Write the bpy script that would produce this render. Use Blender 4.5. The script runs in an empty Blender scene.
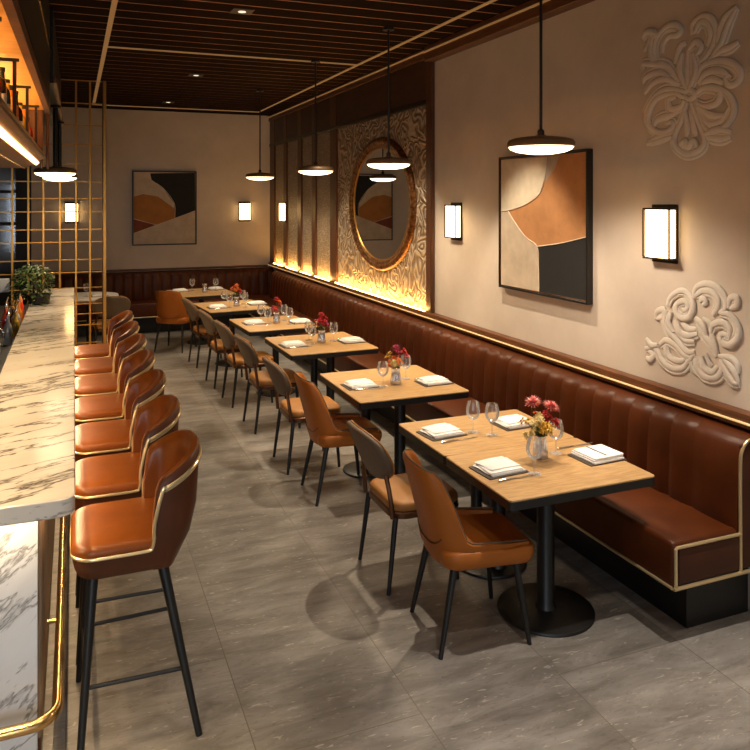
import bpy, bmesh, math, random
from mathutils import Vector, Matrix
R = random.Random(7)
PI = math.pi
S = bpy.context.scene
COL = S.collection
# relief strokes and picture outlines in metres, (along the wall, height)
SCROLL_UPPER = [[(3.504, 2.948), (3.522, 3.028), (3.495, 3.099), (3.426, 3.142), (3.351, 3.138), (3.31, 3.098), (3.342, 3.074), (3.401, 3.08), (3.443, 3.051), (3.452, 2.989)], [(3.23, 3.057), (3.222, 3.116), (3.153, 3.142), (3.086, 3.109), (3.057, 3.045), (3.072, 2.978), (3.123, 2.917), (3.168, 2.89)], [(3.207, 3.064), (3.168, 3.11), (3.116, 3.092), (3.094, 3.029), (3.123, 2.97)], [(3.621, 3.112), (3.584, 3.143), (3.522, 3.13), (3.504, 3.088)], [(3.612, 3.031), (3.566, 3.075), (3.575, 3.128)], [(3.522, 2.938), (3.557, 3.021), (3.539, 3.095)], [(3.05, 2.939), (3.035, 3.028), (2.993, 3.099), (2.917, 3.138)], [(3.079, 2.909), (3.021, 2.968), (2.979, 3.051), (2.924, 3.129)], [(3.123, 2.876), (3.035, 2.925), (2.965, 2.934), (2.91, 2.952)], [(3.326, 2.794), (3.409, 2.906), (3.513, 2.936), (3.612, 2.953), (3.603, 2.912)], [(3.342, 2.784), (3.46, 2.877), (3.584, 2.871), (3.621, 2.837)], [(3.31, 2.779), (3.426, 2.834), (3.53, 2.824), (3.603, 2.769)], [(3.278, 2.738), (3.426, 2.771), (3.53, 2.734), (3.612, 2.653)], [(3.199, 2.799), (3.153, 2.864), (3.064, 2.878), (2.965, 2.855), (2.903, 2.8), (2.91, 2.745), (2.965, 2.73), (2.993, 2.768), (2.972, 2.794)], [(3.184, 2.773), (3.123, 2.823), (3.035, 2.821), (2.979, 2.789)], [(3.153, 2.769), (3.079, 2.781), (3.007, 2.748)], [(3.359, 2.91), (3.318, 3.002), (3.27, 3.017)], [(3.254, 2.977), (3.199, 3.009), (3.161, 2.972), (3.199, 2.931)], [(3.262, 2.748), (3.318, 2.867), (3.302, 2.962)], [(3.246, 2.746), (3.199, 2.847), (3.218, 2.946)], [(3.262, 2.76), (3.265, 2.858), (3.262, 2.973)], [(3.278, 2.738), (3.238, 2.745), (3.207, 2.711), (3.246, 2.692), (3.286, 2.715)], [(3.278, 2.702), (3.359, 2.737), (3.495, 2.729), (3.566, 2.648), (3.557, 2.569), (3.46, 2.516), (3.376, 2.54), (3.376, 2.577), (3.426, 2.57)], [(3.342, 2.722), (3.401, 2.705), (3.384, 2.653), (3.31, 2.657), (3.286, 2.691)], [(3.294, 2.679), (3.359, 2.625), (3.495, 2.602), (3.53, 2.554)], [(3.199, 2.716), (3.138, 2.743), (3.035, 2.717), (3.05, 2.65), (3.138, 2.637), (3.199, 2.668)], [(3.035, 2.729), (2.965, 2.673), (2.937, 2.591), (2.993, 2.517), (3.094, 2.492), (3.153, 2.544)], [(3.184, 2.642), (3.094, 2.585), (2.993, 2.574)], [(3.199, 2.68), (3.123, 2.553), (3.035, 2.544), (2.965, 2.617)], [(3.262, 2.676), (3.302, 2.582), (3.359, 2.489), (3.342, 2.426), (3.262, 2.384), (3.168, 2.403), (3.138, 2.46), (3.184, 2.559), (3.238, 2.673)], [(3.278, 2.629), (3.262, 2.53), (3.27, 2.482)], [(3.318, 2.437), (3.278, 2.458), (3.254, 2.42), (3.215, 2.454), (3.184, 2.416)], [(3.238, 2.624), (3.215, 2.526), (3.199, 2.476)], [(3.359, 2.514), (3.478, 2.499), (3.584, 2.462)], [(3.376, 2.49), (3.495, 2.468), (3.584, 2.462)], [(3.138, 2.483), (3.035, 2.504), (2.951, 2.479)], [(3.138, 2.472), (3.035, 2.452), (2.958, 2.457)]]
SCROLL_LOWER = [[(3.218, 1.572), (3.195, 1.629), (3.127, 1.658), (3.05, 1.645), (3.001, 1.599), (2.996, 1.539), (3.039, 1.507)], [(3.201, 1.583), (3.149, 1.616), (3.082, 1.615), (3.044, 1.576), (3.05, 1.532), (3.082, 1.493)], [(3.172, 1.551), (3.149, 1.572), (3.127, 1.557), (3.149, 1.536)], [(3.413, 1.502), (3.388, 1.552), (3.314, 1.598), (3.254, 1.586), (3.218, 1.527), (3.242, 1.461), (3.302, 1.443), (3.344, 1.474), (3.332, 1.522), (3.277, 1.542), (3.254, 1.514), (3.283, 1.487), (3.308, 1.497)], [(3.51, 1.407), (3.497, 1.452), (3.445, 1.469), (3.452, 1.43), (3.504, 1.408)], [(3.426, 1.472), (3.439, 1.404), (3.4, 1.344), (3.338, 1.308), (3.265, 1.257), (3.207, 1.268)], [(3.388, 1.468), (3.407, 1.399), (3.363, 1.35)], [(3.35, 1.426), (3.314, 1.358), (3.254, 1.35), (3.183, 1.371)], [(3.302, 1.415), (3.254, 1.386), (3.195, 1.396)], [(3.338, 1.401), (3.289, 1.326), (3.207, 1.322)], [(3.028, 1.509), (2.965, 1.509), (2.918, 1.466), (2.913, 1.399), (2.965, 1.348), (3.017, 1.355), (3.028, 1.388), (2.996, 1.402), (2.965, 1.382)], [(3.093, 1.395), (3.071, 1.442), (3.007, 1.46), (2.965, 1.433), (2.965, 1.39)], [(3.183, 1.433), (3.149, 1.376), (3.104, 1.34), (3.071, 1.311), (3.05, 1.272)], [(3.207, 1.457), (3.149, 1.421), (3.127, 1.363)], [(3.093, 1.386), (3.071, 1.337), (3.05, 1.28)], [(3.149, 1.465), (3.104, 1.445), (3.082, 1.414)], [(3.598, 1.214), (3.517, 1.229), (3.465, 1.172), (3.388, 1.14), (3.302, 1.154), (3.254, 1.205), (3.218, 1.248)], [(3.478, 1.255), (3.426, 1.293), (3.35, 1.278), (3.302, 1.241), (3.242, 1.225)], [(3.426, 1.264), (3.4, 1.203), (3.326, 1.19), (3.277, 1.209)], [(3.591, 1.274), (3.544, 1.243), (3.491, 1.253)], [(3.591, 1.156), (3.557, 1.153), (3.53, 1.188), (3.571, 1.199)], [(3.195, 1.243), (3.183, 1.174), (3.127, 1.142), (3.05, 1.159), (3.012, 1.219), (3.028, 1.259)], [(3.161, 1.25), (3.138, 1.192), (3.082, 1.178), (3.044, 1.221)], [(3.127, 1.274), (3.104, 1.226), (3.082, 1.213)], [(3.242, 1.207), (3.224, 1.165), (3.189, 1.141)], [(3.039, 1.274), (2.965, 1.28), (2.923, 1.254), (2.913, 1.206)], [(3.028, 1.25), (2.986, 1.199), (2.944, 1.157), (2.908, 1.156)], [(3.007, 1.263), (2.944, 1.224), (2.913, 1.164)], [(2.975, 1.542), (2.965, 1.595), (2.923, 1.604), (2.923, 1.566), (2.965, 1.543)]]
ART_SIDE = {'cream': [(5.197, 2.449), (4.574, 2.434), (4.588, 2.31), (4.659, 2.17), (4.854, 2.085), (5.096, 2.038), (5.197, 2.033)], 'beige': [(5.197, 2.033), (5.096, 2.024), (4.981, 1.934), (4.839, 1.834), (4.694, 1.773), (4.674, 1.64), (4.668, 1.442), (5.197, 1.424)], 'black': [(4.689, 1.774), (4.396, 1.815), (4.107, 1.871), (4.107, 1.442), (4.665, 1.439)], 'grey': [(4.574, 2.434), (4.423, 2.434), (4.463, 2.355), (4.588, 2.252)], 'l1': [(4.574, 2.434), (4.588, 2.31), (4.659, 2.17), (4.854, 2.085), (5.096, 2.038), (5.197, 2.033)], 'l2': [(5.096, 2.035), (4.981, 1.934), (4.839, 1.834), (4.694, 1.773), (4.674, 1.64), (4.668, 1.442)], 'l3': [(4.694, 1.773), (4.396, 1.815), (4.107, 1.871)], 'corners': [(5.225, 2.469), (4.107, 2.462), (4.099, 1.428), (5.215, 1.403)]}
ART_BACK = {'black': [(1.164, 2.56), (1.894, 2.581), (1.905, 1.94), (1.566, 1.814), (1.555, 2.064), (1.377, 2.314), (1.19, 2.451)], 'orange': [(0.901, 2.175), (1.058, 2.219), (1.297, 2.175), (1.555, 1.981), (1.566, 1.814), (1.27, 1.706), (0.901, 1.82)], 'rust': [(0.901, 1.809), (1.27, 1.706), (0.901, 1.574)], 'beige': [(0.901, 1.574), (1.27, 1.706), (1.566, 1.814), (1.905, 1.94), (1.894, 1.388), (0.901, 1.41)], 'l1': [(1.164, 2.56), (1.19, 2.451), (1.377, 2.314), (1.555, 2.064), (1.566, 1.814)], 'l2': [(0.901, 1.574), (1.27, 1.706), (1.566, 1.814), (1.905, 1.94)], 'l3': [(0.901, 1.809), (1.27, 1.706)], 'corners': [(0.886, 2.595), (1.922, 2.61), (1.922, 1.36), (0.886, 1.383)]}
def rad(d): return d*PI/180.0

# ------------------------------------------------------------------ materials
def nt(name):
    m = bpy.data.materials.new(name); m.use_nodes = True
    t = m.node_tree; b = t.nodes['Principled BSDF']
    return m, t, b
def N(t, kind, **kw):
    n = t.nodes.new(kind)
    for k, v in kw.items():
        if k in n.inputs.keys(): n.inputs[k].default_value = v
        else: setattr(n, k, v)
    return n
def coords(t, scale=(1,1,1), rot=(0,0,0), obj=True):
    c = t.nodes.new('ShaderNodeTexCoord'); mp = t.nodes.new('ShaderNodeMapping')
    mp.inputs['Scale'].default_value = scale; mp.inputs['Rotation'].default_value = rot
    t.links.new(c.outputs['Object' if obj else 'Generated'], mp.inputs['Vector'])
    return mp.outputs['Vector']
def ramp(t, fac, stops):
    r = t.nodes.new('ShaderNodeValToRGB')
    e = r.color_ramp.elements
    while len(e) < len(stops): e.new(0.5)
    for i, (p, c) in enumerate(stops):
        e[i].position = p; e[i].color = (*c, 1)
    t.links.new(fac, r.inputs['Fac']); return r.outputs['Color']
def bump(t, b, h, strength=.2, dist=.01):
    n = t.nodes.new('ShaderNodeBump'); n.inputs['Strength'].default_value = strength; n.inputs['Distance'].default_value = dist
    t.links.new(h, n.inputs['Height']); t.links.new(n.outputs['Normal'], b.inputs['Normal'])
def plain(name, c, rough=.5, metal=0., spec=.5):
    m, t, b = nt(name)
    b.inputs['Base Color'].default_value = (*c, 1); b.inputs['Roughness'].default_value = rough
    b.inputs['Metallic'].default_value = metal; b.inputs['Specular IOR Level'].default_value = spec
    return m
def noisy(name, c1, c2, scale=8, rough=.5, metal=0., stretch=(1,1,1), bmp=0., detail=6, spec=.5, lo=.35, hi=.65, bscale=None):
    m, t, b = nt(name)
    v = coords(t, stretch)
    n = N(t, 'ShaderNodeTexNoise', Scale=scale, Detail=detail, Roughness=.6)
    t.links.new(v, n.inputs['Vector'])
    t.links.new(ramp(t, n.outputs['Fac'], [(lo, c1), (hi, c2)]), b.inputs['Base Color'])
    b.inputs['Roughness'].default_value = rough; b.inputs['Metallic'].default_value = metal
    b.inputs['Specular IOR Level'].default_value = spec
    if bmp:
        h = n.outputs['Fac']
        if bscale:
            n2 = N(t, 'ShaderNodeTexNoise', Scale=bscale, Detail=3); t.links.new(v, n2.inputs['Vector']); h = n2.outputs['Fac']
        bump(t, b, h, bmp)
    return m
def glow(name, c, strength, base=(.8,.7,.5)):
    m, t, b = nt(name)
    b.inputs['Base Color'].default_value = (*base, 1); b.inputs['Roughness'].default_value = .5
    b.inputs['Emission Color'].default_value = (*c, 1); b.inputs['Emission Strength'].default_value = strength
    return m
def thin_glass(name, tint=(1,1,1), rough=.02, refl=1.0):
    m = bpy.data.materials.new(name); m.use_nodes = True; t = m.node_tree; t.nodes.clear()
    o = t.nodes.new('ShaderNodeOutputMaterial'); mx = t.nodes.new('ShaderNodeMixShader')
    tr = N(t, 'ShaderNodeBsdfTransparent'); tr.inputs['Color'].default_value = (*tint, 1)
    gl = N(t, 'ShaderNodeBsdfGlossy'); gl.inputs['Roughness'].default_value = rough
    df = N(t, 'ShaderNodeBsdfDiffuse'); df.inputs['Color'].default_value = (.85,.85,.85,1); m0 = t.nodes.new('ShaderNodeMixShader'); m0.inputs[0].default_value = .3; t.links.new(gl.outputs[0], m0.inputs[1]); t.links.new(df.outputs[0], m0.inputs[2])  # white diffuse share stands in for bright highlights along the glass edges
    lw = N(t, 'ShaderNodeLayerWeight', Blend=.36)
    mm = N(t, 'ShaderNodeMath', operation='MULTIPLY_ADD'); mm.inputs[1].default_value = .75*refl; mm.inputs[2].default_value = .03
    t.links.new(lw.outputs['Fresnel'], mm.inputs[0]); t.links.new(mm.outputs[0], mx.inputs[0])
    t.links.new(tr.outputs[0], mx.inputs[1]); t.links.new(m0.outputs[0], mx.inputs[2]); t.links.new(mx.outputs[0], o.inputs['Surface'])
    return m
M = {}
def leather(name, c1, c2, rough=.38, scale=5):
    m, t, b = nt(name)
    v = coords(t)
    n = N(t, 'ShaderNodeTexNoise', Scale=scale, Detail=5, Roughness=.6); t.links.new(v, n.inputs['Vector'])
    t.links.new(ramp(t, n.outputs['Fac'], [(.3, c1), (.7, c2)]), b.inputs['Base Color'])
    n2 = N(t, 'ShaderNodeTexVoronoi', Scale=260); t.links.new(v, n2.inputs['Vector'])
    bump(t, b, n2.outputs['Distance'], .12, .002)
    b.inputs['Roughness'].default_value = rough; b.inputs['Specular IOR Level'].default_value = .25
    return m
M['cognac'] = leather('cognac leather', (.150,.038,.005), (.225,.060,.0075), .33)
M['shell'] = leather('shaded brown leather', (.070,.021,.008), (.098,.030,.011), .42)  # shade on the stools' outer shell and base, put into a darker brown
M['bench'] = leather('chestnut leather', (.056,.0125,.0026), (.086,.020,.0042), .38, 4)
M['benchside'] = leather('dark chestnut leather', (.055,.017,.008), (.075,.023,.010), .45, 4)
M['tan'] = leather('orange tan leather', (.31,.090,.012), (.37,.112,.016), .42)
M['taupe'] = leather('taupe leather', (.115,.078,.048), (.14,.095,.060), .5)
M['sand'] = leather('sand leather', (.31,.135,.038), (.37,.165,.046), .45)
M['black'] = plain('black painted metal', (.006,.006,.006), .42)
M['blackwood'] = noisy('black stained wood', (.006,.005,.004), (.012,.010,.008), 6, .4, stretch=(1,1,12))
M['bronze'] = plain('bronze metal', (.11,.045,.018), .38, .7)
M['brass'] = plain('brass', (.72,.47,.19), .27, 1.)
M['piping'] = plain('pale gold piping', (.76,.60,.33), .3, .75)
M['flute'] = noisy('ribbed ash', (.20,.13,.075), (.33,.23,.145), 7, .45, stretch=(14,14,1))
M['gold'] = plain('gold lacquer', (.55,.28,.06), .38, .75)
M['darkbronze'] = plain('dark bronze', (.035,.022,.014), .4, .6)
M['steel'] = plain('stainless steel', (.6,.58,.55), .22, 1.)
M['linen'] = noisy('white linen', (.78,.76,.72), (.88,.86,.82), 40, .85, bmp=.1, bscale=300)
M['slate'] = noisy('dark brown placemat', (.035,.022,.014), (.055,.035,.022), 20, .6)
M['walnut'] = noisy('walnut', (.055,.020,.008), (.13,.050,.018), 5, .42, stretch=(1,14,14))
M['walnutv'] = noisy('walnut upright', (.060,.022,.009), (.13,.048,.018), 5, .42, stretch=(14,14,1))
M['walnuty'] = noisy('walnut along', (.085,.030,.011), (.17,.062,.022), 5, .4, stretch=(14,1,14))
M['panelwood'] = noisy('smoked oak', (.040,.018,.008), (.075,.033,.013), 4, .5, stretch=(14,1,3))
M['ceil'] = noisy('ceiling board', (.010,.0040,.0026), (.018,.007,.004), 4, .8, stretch=(1,14,14), spec=.05)
M['ceilglint'] = noisy('ceiling highlight line', (.34,.150,.065), (.44,.20,.09), 4, .6, stretch=(1,14,14))
M['oak'] = noisy('oak table top', (.33,.185,.070), (.56,.345,.145), 9, .38, stretch=(1.2,10,10), bmp=.05, lo=.3, hi=.7)
M['honey'] = noisy('honey wood', (.42,.20,.05), (.55,.28,.08), 5, .5, stretch=(1,12,12))
M['wall'] = noisy('cream plaster', (.57,.49,.405), (.63,.545,.455), 3, .9, bmp=.06, bscale=60)
M['plaster'] = noisy('white plaster', (.66,.60,.52), (.72,.66,.58), 12, .8, bmp=.25, bscale=70)
M['dark'] = plain('dark interior', (.012,.009,.007), .6)
M['lampshade'] = plain('bronze lamp shade', (.20,.115,.055), .45, .3)
M['lampglow'] = glow('lamp diffuser', (1,.76,.46), 5.0)
M['shelfglow'] = glow('shelf led', (1,.58,.20), 5.0)
M['downlens'] = glow('downlight lens', (1,.85,.65), .9)
M['barlampglow'] = glow('bar lamp diffuser', (1,.78,.48), 6.0)
M['sconceglow'] = glow('sconce glass', (1,.64,.26), 6.0)
M['amberled'] = glow('amber led', (1,.50,.12), 26.0)
M['paleled'] = glow('pale gold led', (1,.60,.22), .42, (.6,.42,.2))
M['dimled'] = glow('dim gold trim', (1,.55,.2), .11, (.42,.25,.10))
M['glass'] = thin_glass('clear glass', (1,1,1), .09)
M['ribglass'] = thin_glass('silvered glass', (.62,.64,.70), .08, 1.0)
M['pane'] = thin_glass('window pane', (.75,.8,.85), .08, .6)
M['mirror'] = plain('mirror silver', (.80,.80,.76), .02, 1.)
M['frameart'] = plain('black picture frame', (.010,.008,.007), .4)
M['framebronze'] = noisy('antique bronze', (.10,.035,.010), (.30,.125,.035), 26, .35, .75, bmp=.6, lo=.4, hi=.6)

def marble(name, base, vein, scale, rot, rough, thr=.035, stretch=(1.0,.30,1.0)):
    m, t, b = nt(name)
    v = coords(t, (1,1,1), rot)
    st = N(t, 'ShaderNodeMapping'); st.inputs['Scale'].default_value = stretch; t.links.new(v, st.inputs['Vector'])
    d = N(t, 'ShaderNodeTexNoise', Scale=2.2, Detail=6, Roughness=.65); t.links.new(st.outputs[0], d.inputs['Vector'])
    mixv = N(t, 'ShaderNodeVectorMath', operation='MULTIPLY_ADD'); mixv.inputs[1].default_value = (.55,.55,.55)
    t.links.new(d.outputs['Color'], mixv.inputs[0]); t.links.new(st.outputs[0], mixv.inputs[2])
    n = N(t, 'ShaderNodeTexNoise', Scale=scale, Detail=5, Roughness=.55); t.links.new(mixv.outputs[0], n.inputs['Vector'])
    s = N(t, 'ShaderNodeMath', operation='SUBTRACT'); s.inputs[1].default_value = .5; t.links.new(n.outputs['Fac'], s.inputs[0])
    a = N(t, 'ShaderNodeMath', operation='ABSOLUTE'); t.links.new(s.outputs[0], a.inputs[0])
    c = ramp(t, a.outputs[0], [(0., vein), (thr*.45, tuple(x*.45+y*.55 for x, y in zip(vein, base))), (thr, base), (1., tuple(min(1, x*1.06) for x in base))])
    n3 = N(t, 'ShaderNodeTexNoise', Scale=1.7, Detail=4); t.links.new(mixv.outputs[0], n3.inputs['Vector'])
    cl = ramp(t, n3.outputs['Fac'], [(.35, (.80,.78,.76)), (.62, (1,1,1))])
    mx = N(t, 'ShaderNodeMix', data_type='RGBA', blend_type='MULTIPLY'); mx.inputs[0].default_value = 1
    t.links.new(c, mx.inputs[6]); t.links.new(cl, mx.inputs[7])
    t.links.new(mx.outputs[2], b.inputs['Base Color']); b.inputs['Roughness'].default_value = rough
    return m
M['marble'] = marble('counter marble', (.66,.61,.54), (.10,.075,.06), 4.2, (0,0,rad(66)), .13, .030, (1.,.22,1.))
M['marblep'] = marble('panel marble', (.74,.75,.76), (.27,.27,.27), 3.0, (0,rad(42),0), .2, .024, (.35,1.,1.3))

def floor_mat():
    m, t, b = nt('stone floor tiles')
    tc = t.nodes.new('ShaderNodeTexCoord'); P = tc.outputs['Object']
    mp = N(t, 'ShaderNodeMapping'); mp.inputs['Rotation'].default_value = (0,0,rad(90)); mp.inputs['Location'].default_value = (-.62,.71,0)
    t.links.new(P, mp.inputs['Vector'])
    br = N(t, 'ShaderNodeTexBrick', Scale=1.0); br.offset = .5
    br.inputs['Brick Width'].default_value = 1.36; br.inputs['Row Height'].default_value = .68
    br.inputs['Mortar Size'].default_value = .0022; br.inputs['Bias'].default_value = 0
    br.inputs['Color1'].default_value = (0,0,0,1); br.inputs['Color2'].default_value = (1,1,1,1); br.inputs['Mortar'].default_value = (.5,.5,.5,1)
    t.links.new(mp.outputs[0], br.inputs['Vector'])
    st = N(t, 'ShaderNodeMapping'); st.inputs['Rotation'].default_value = (0,0,rad(-38)); st.inputs['Scale'].default_value = (1.1,4.2,1); t.links.new(P, st.inputs['Vector'])
    n1 = N(t, 'ShaderNodeTexNoise', Scale=2.4, Detail=9, Roughness=.68, Distortion=.6); t.links.new(st.outputs[0], n1.inputs['Vector'])
    base = ramp(t, n1.outputs['Fac'], [(.28, (.125,.112,.098)), (.5, (.225,.208,.188)), (.70, (.325,.306,.284))])
    tint = ramp(t, br.outputs['Color'], [(0, (.80,.78,.76)), (1, (1.08,1.07,1.06))])
    mx = N(t, 'ShaderNodeMix', data_type='RGBA', blend_type='MULTIPLY'); mx.inputs[0].default_value = 1
    t.links.new(base, mx.inputs[6]); t.links.new(tint, mx.inputs[7])
    # pale fossil flecks and short veins
    f = N(t, 'ShaderNodeTexNoise', Scale=13, Detail=3, Roughness=.5, Distortion=1.2); t.links.new(st.outputs[0], f.inputs['Vector'])
    fl = ramp(t, f.outputs['Fac'], [(.635, (0,0,0)), (.70, (1,1,1))])
    m2 = N(t, 'ShaderNodeMix', data_type='RGBA'); m2.inputs[7].default_value = (.55,.50,.43,1)
    k = N(t, 'ShaderNodeMath', operation='MULTIPLY'); k.inputs[1].default_value = .5; t.links.new(fl, k.inputs[0]); t.links.new(k.outputs[0], m2.inputs[0])
    t.links.new(mx.outputs[2], m2.inputs[6])
    dk = N(t, 'ShaderNodeTexNoise', Scale=22, Detail=2, Distortion=.8); t.links.new(st.outputs[0], dk.inputs['Vector'])
    dl = ramp(t, dk.outputs['Fac'], [(.31, (1,1,1)), (.37, (0,0,0))])
    m3 = N(t, 'ShaderNodeMix', data_type='RGBA'); m3.inputs[7].default_value = (.075,.058,.042,1)
    k3 = N(t, 'ShaderNodeMath', operation='MULTIPLY'); k3.inputs[1].default_value = .35; t.links.new(dl, k3.inputs[0]); t.links.new(k3.outputs[0], m3.inputs[0])
    t.links.new(m2.outputs[2], m3.inputs[6])
    m4 = N(t, 'ShaderNodeMix', data_type='RGBA'); m4.inputs[7].default_value = (.13,.105,.08,1)
    t.links.new(br.outputs['Fac'], m4.inputs[0]); t.links.new(m3.outputs[2], m4.inputs[6])
    t.links.new(m4.outputs[2], b.inputs['Base Color'])
    b.inputs['Roughness'].default_value = .42; b.inputs['Specular IOR Level'].default_value = .4
    bump(t, b, n1.outputs['Fac'], .12, .01)
    return m
M['floor'] = floor_mat()
def carved_mat(name, scale, lo, hi, mesh=False):
    m, t, b = nt(name)
    v = coords(t, (1,1,1))
    w = N(t, 'ShaderNodeTexNoise', Scale=scale*.9, Detail=1.5, Distortion=1.0); t.links.new(v, w.inputs['Vector'])
    a = N(t, 'ShaderNodeVectorMath', operation='MULTIPLY_ADD'); k = .55 if not mesh else .06; a.inputs[1].default_value = (k,k,k)
    t.links.new(w.outputs['Color'], a.inputs[0]); t.links.new(v, a.inputs[2])
    vo = N(t, 'ShaderNodeTexVoronoi', Scale=scale*(1.3 if not mesh else 6)); t.links.new(a.outputs[0], vo.inputs['Vector'])
    s = N(t, 'ShaderNodeMath', operation='MULTIPLY'); s.inputs[1].default_value = 22 if not mesh else 9; t.links.new(vo.outputs['Distance'], s.inputs[0])
    si = N(t, 'ShaderNodeMath', operation='SINE'); t.links.new(s.outputs[0], si.inputs[0])
    h = N(t, 'ShaderNodeMath', operation='MULTIPLY_ADD'); h.inputs[1].default_value = .5; h.inputs[2].default_value = .5; t.links.new(si.outputs[0], h.inputs[0])
    t.links.new(ramp(t, h.outputs[0], [(.05, lo), (.45, tuple((x+y)/2 for x, y in zip(lo, hi))), (.8, hi)]), b.inputs['Base Color'])
    b.inputs['Roughness'].default_value = .55
    bump(t, b, h.outputs[0], .8, .03 if not mesh else .012)
    return m
M['carved'] = carved_mat('carved scroll relief', 3.1, (.22,.145,.08), (.50,.385,.26))
M['meshpanel'] = carved_mat('woven fret', 5, (.26,.19,.12), (.47,.38,.275), True)
for k, c in dict(art_ochre=(.50,.23,.085), art_sand=(.55,.45,.33), art_cream=(.68,.58,.43), art_black=(.010,.010,.009), art_grey=(.42,.34,.27), art_orange=(.40,.165,.035), art_rust=(.20,.050,.022), art_line=(.70,.60,.46)).items():
    M[k] = noisy('canvas '+k[4:], tuple(x*.86 for x in c), tuple(min(1,x*1.08) for x in c), 7, .8, bmp=.08, bscale=200)
for k, c in dict(pink=(.84,.13,.13), blush=(.92,.42,.36), red=(.55,.012,.018), yellow=(.85,.52,.05), paleyellow=(.85,.68,.28), orange=(.80,.20,.03), magenta=(.50,.03,.10)).items():
    M['petal_'+k] = noisy(k+' petals', tuple(x*.75 for x in c), c, 60, .6)
M['leaf'] = noisy('green leaves', (.03,.07,.012), (.10,.17,.03), 30, .55)
M['bushleaf'] = noisy('bush leaves', (.018,.045,.008), (.07,.135,.016), 20, .5)
M['twig'] = plain('stem', (.10,.10,.03), .6)
M['pot'] = plain('dark planter', (.03,.025,.02), .5)
M['pos'] = plain('grey screen casing', (.30,.32,.34), .5)
M['redplastic'] = plain('red bottle', (.62,.02,.01), .3)
M['label'] = noisy('bottle label', (.32,.32,.33), (.55,.54,.52), 30, .7)
for k, c in dict(amber=(.55,.17,.02), teal=(.02,.07,.08), dark=(.02,.012,.008), redliq=(.40,.02,.012), yellowliq=(.62,.38,.04), clear=(.40,.40,.38), orangeliq=(.60,.20,.02)).items():
    M['b_'+k] = plain('bottle glass '+k, c, .08, 0, .8)

# ------------------------------------------------------------------ mesh helpers
def new(): return bmesh.new()
def ident(): return Matrix.Identity(4)
def rbox(bm, x0, x1, y0, y1, z0, z1, r=0., seg=2, mi=0, mat=None):
    t = bmesh.new(); bmesh.ops.create_cube(t, size=1)
    for v in t.verts: v.co = Vector((x0+(v.co.x+.5)*(x1-x0), y0+(v.co.y+.5)*(y1-y0), z0+(v.co.z+.5)*(z1-z0)))
    if r > 0: bmesh.ops.bevel(t, geom=list(t.edges), offset=min(r, .49*min(abs(x1-x0),abs(y1-y0),abs(z1-z0))), segments=seg, profile=.5, affect='EDGES')
    join(bm, t, mat, mi); return bm
def join(bm, t, mat=None, mi=0):
    mp = {}
    for v in t.verts: mp[v] = bm.verts.new(mat @ v.co if mat else v.co)
    for f in t.faces:
        try:
            g = bm.faces.new([mp[v] for v in f.verts]); g.material_index = mi if mi else f.material_index
        except ValueError: pass
    t.free()
def loft(bm, rings, closed=True, cap0=True, cap1=True, mi=0, loop=False):
    vs = [[bm.verts.new(p) for p in r] for r in rings]
    n = len(vs[0]); m = len(vs)
    for i in range(m if loop else m-1):
        a, b = vs[i], vs[(i+1) % m]
        for j in range(n if closed else n-1):
            f = bm.faces.new((a[j], a[(j+1)%n], b[(j+1)%n], b[j])); f.material_index = mi
    if not loop:
        if cap0: bm.faces.new(list(reversed(vs[0]))).material_index = mi
        if cap1: bm.faces.new(vs[-1]).material_index = mi
    return bm
def smooth_path(pts, n=6, closed=False):
    P = [Vector(p) for p in pts]; out = []
    m = len(P)
    for i in range(m if closed else m-1):
        p1, p2 = P[i], P[(i+1)%m]
        p0 = P[i-1] if (i > 0 or closed) else p1*2-p2
        p3 = P[(i+2)%m] if (i+2 < m or closed) else p2*2-p1
        for k in range(n):
            t = k/n
            out.append(.5*((2*p1)+(p2-p0)*t+(2*p0-5*p1+4*p2-p3)*t*t+(3*p1-p0-3*p2+p3)*t**3))
    if not closed: out.append(P[-1])
    return out
def tube(bm, pts, r, n=8, closed=False, flat=None, mi=0):
    """sweep a circle; r number or list; flat=(axis, factor) squashes along an axis"""
    P = [Vector(p) for p in pts]; m = len(P)
    rr = r if isinstance(r, (list, tuple)) else [r]*m
    T = []
    for i in range(m):
        a = P[i-1] if (i or closed) else P[i]; b = P[(i+1)%m] if (i < m-1 or closed) else P[i]
        d = b-a; T.append(d.normalized() if d.length > 1e-9 else Vector((0,0,1)))
    up = Vector((0,0,1)) if abs(T[0].z) < .9 else Vector((1,0,0))
    nrm = T[0].cross(up).normalized(); rings = []
    for i in range(m):
        if i: nrm = (nrm - T[i]*nrm.dot(T[i])); nrm = nrm.normalized() if nrm.length > 1e-6 else T[i].orthogonal().normalized()
        bn = T[i].cross(nrm)
        ring = []
        for k in range(n):
            a = 2*PI*k/n; o = (nrm*math.cos(a)+bn*math.sin(a))*rr[i]
            if flat: o[flat[0]] *= flat[1]
            ring.append(P[i]+o)
        rings.append(ring)
    return loft(bm, rings, loop=closed, mi=mi)
def rod(bm, a, b, r0, r1=None, n=10, mi=0): return tube(bm, [a, b], [r0, r0 if r1 is None else r1], n, mi=mi)
def lathe(bm, prof, n=24, c=(0,0,0), mi=0, capb=True, capt=True):
    rings = [[(c[0]+r*math.cos(2*PI*k/n), c[1]+r*math.sin(2*PI*k/n), c[2]+z) for k in range(n)] for r, z in prof]
    return loft(bm, rings, cap0=capb, cap1=capt, mi=mi)
def prism(bm, poly, axis, a, b, mi=0):
    def pt(p, h): return {'x': (h, p[0], p[1]), 'y': (p[0], h, p[1]), 'z': (p[0], p[1], h)}[axis]
    return loft(bm, [[pt(p, a) for p in poly], [pt(p, b) for p in poly]], mi=mi)
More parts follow.
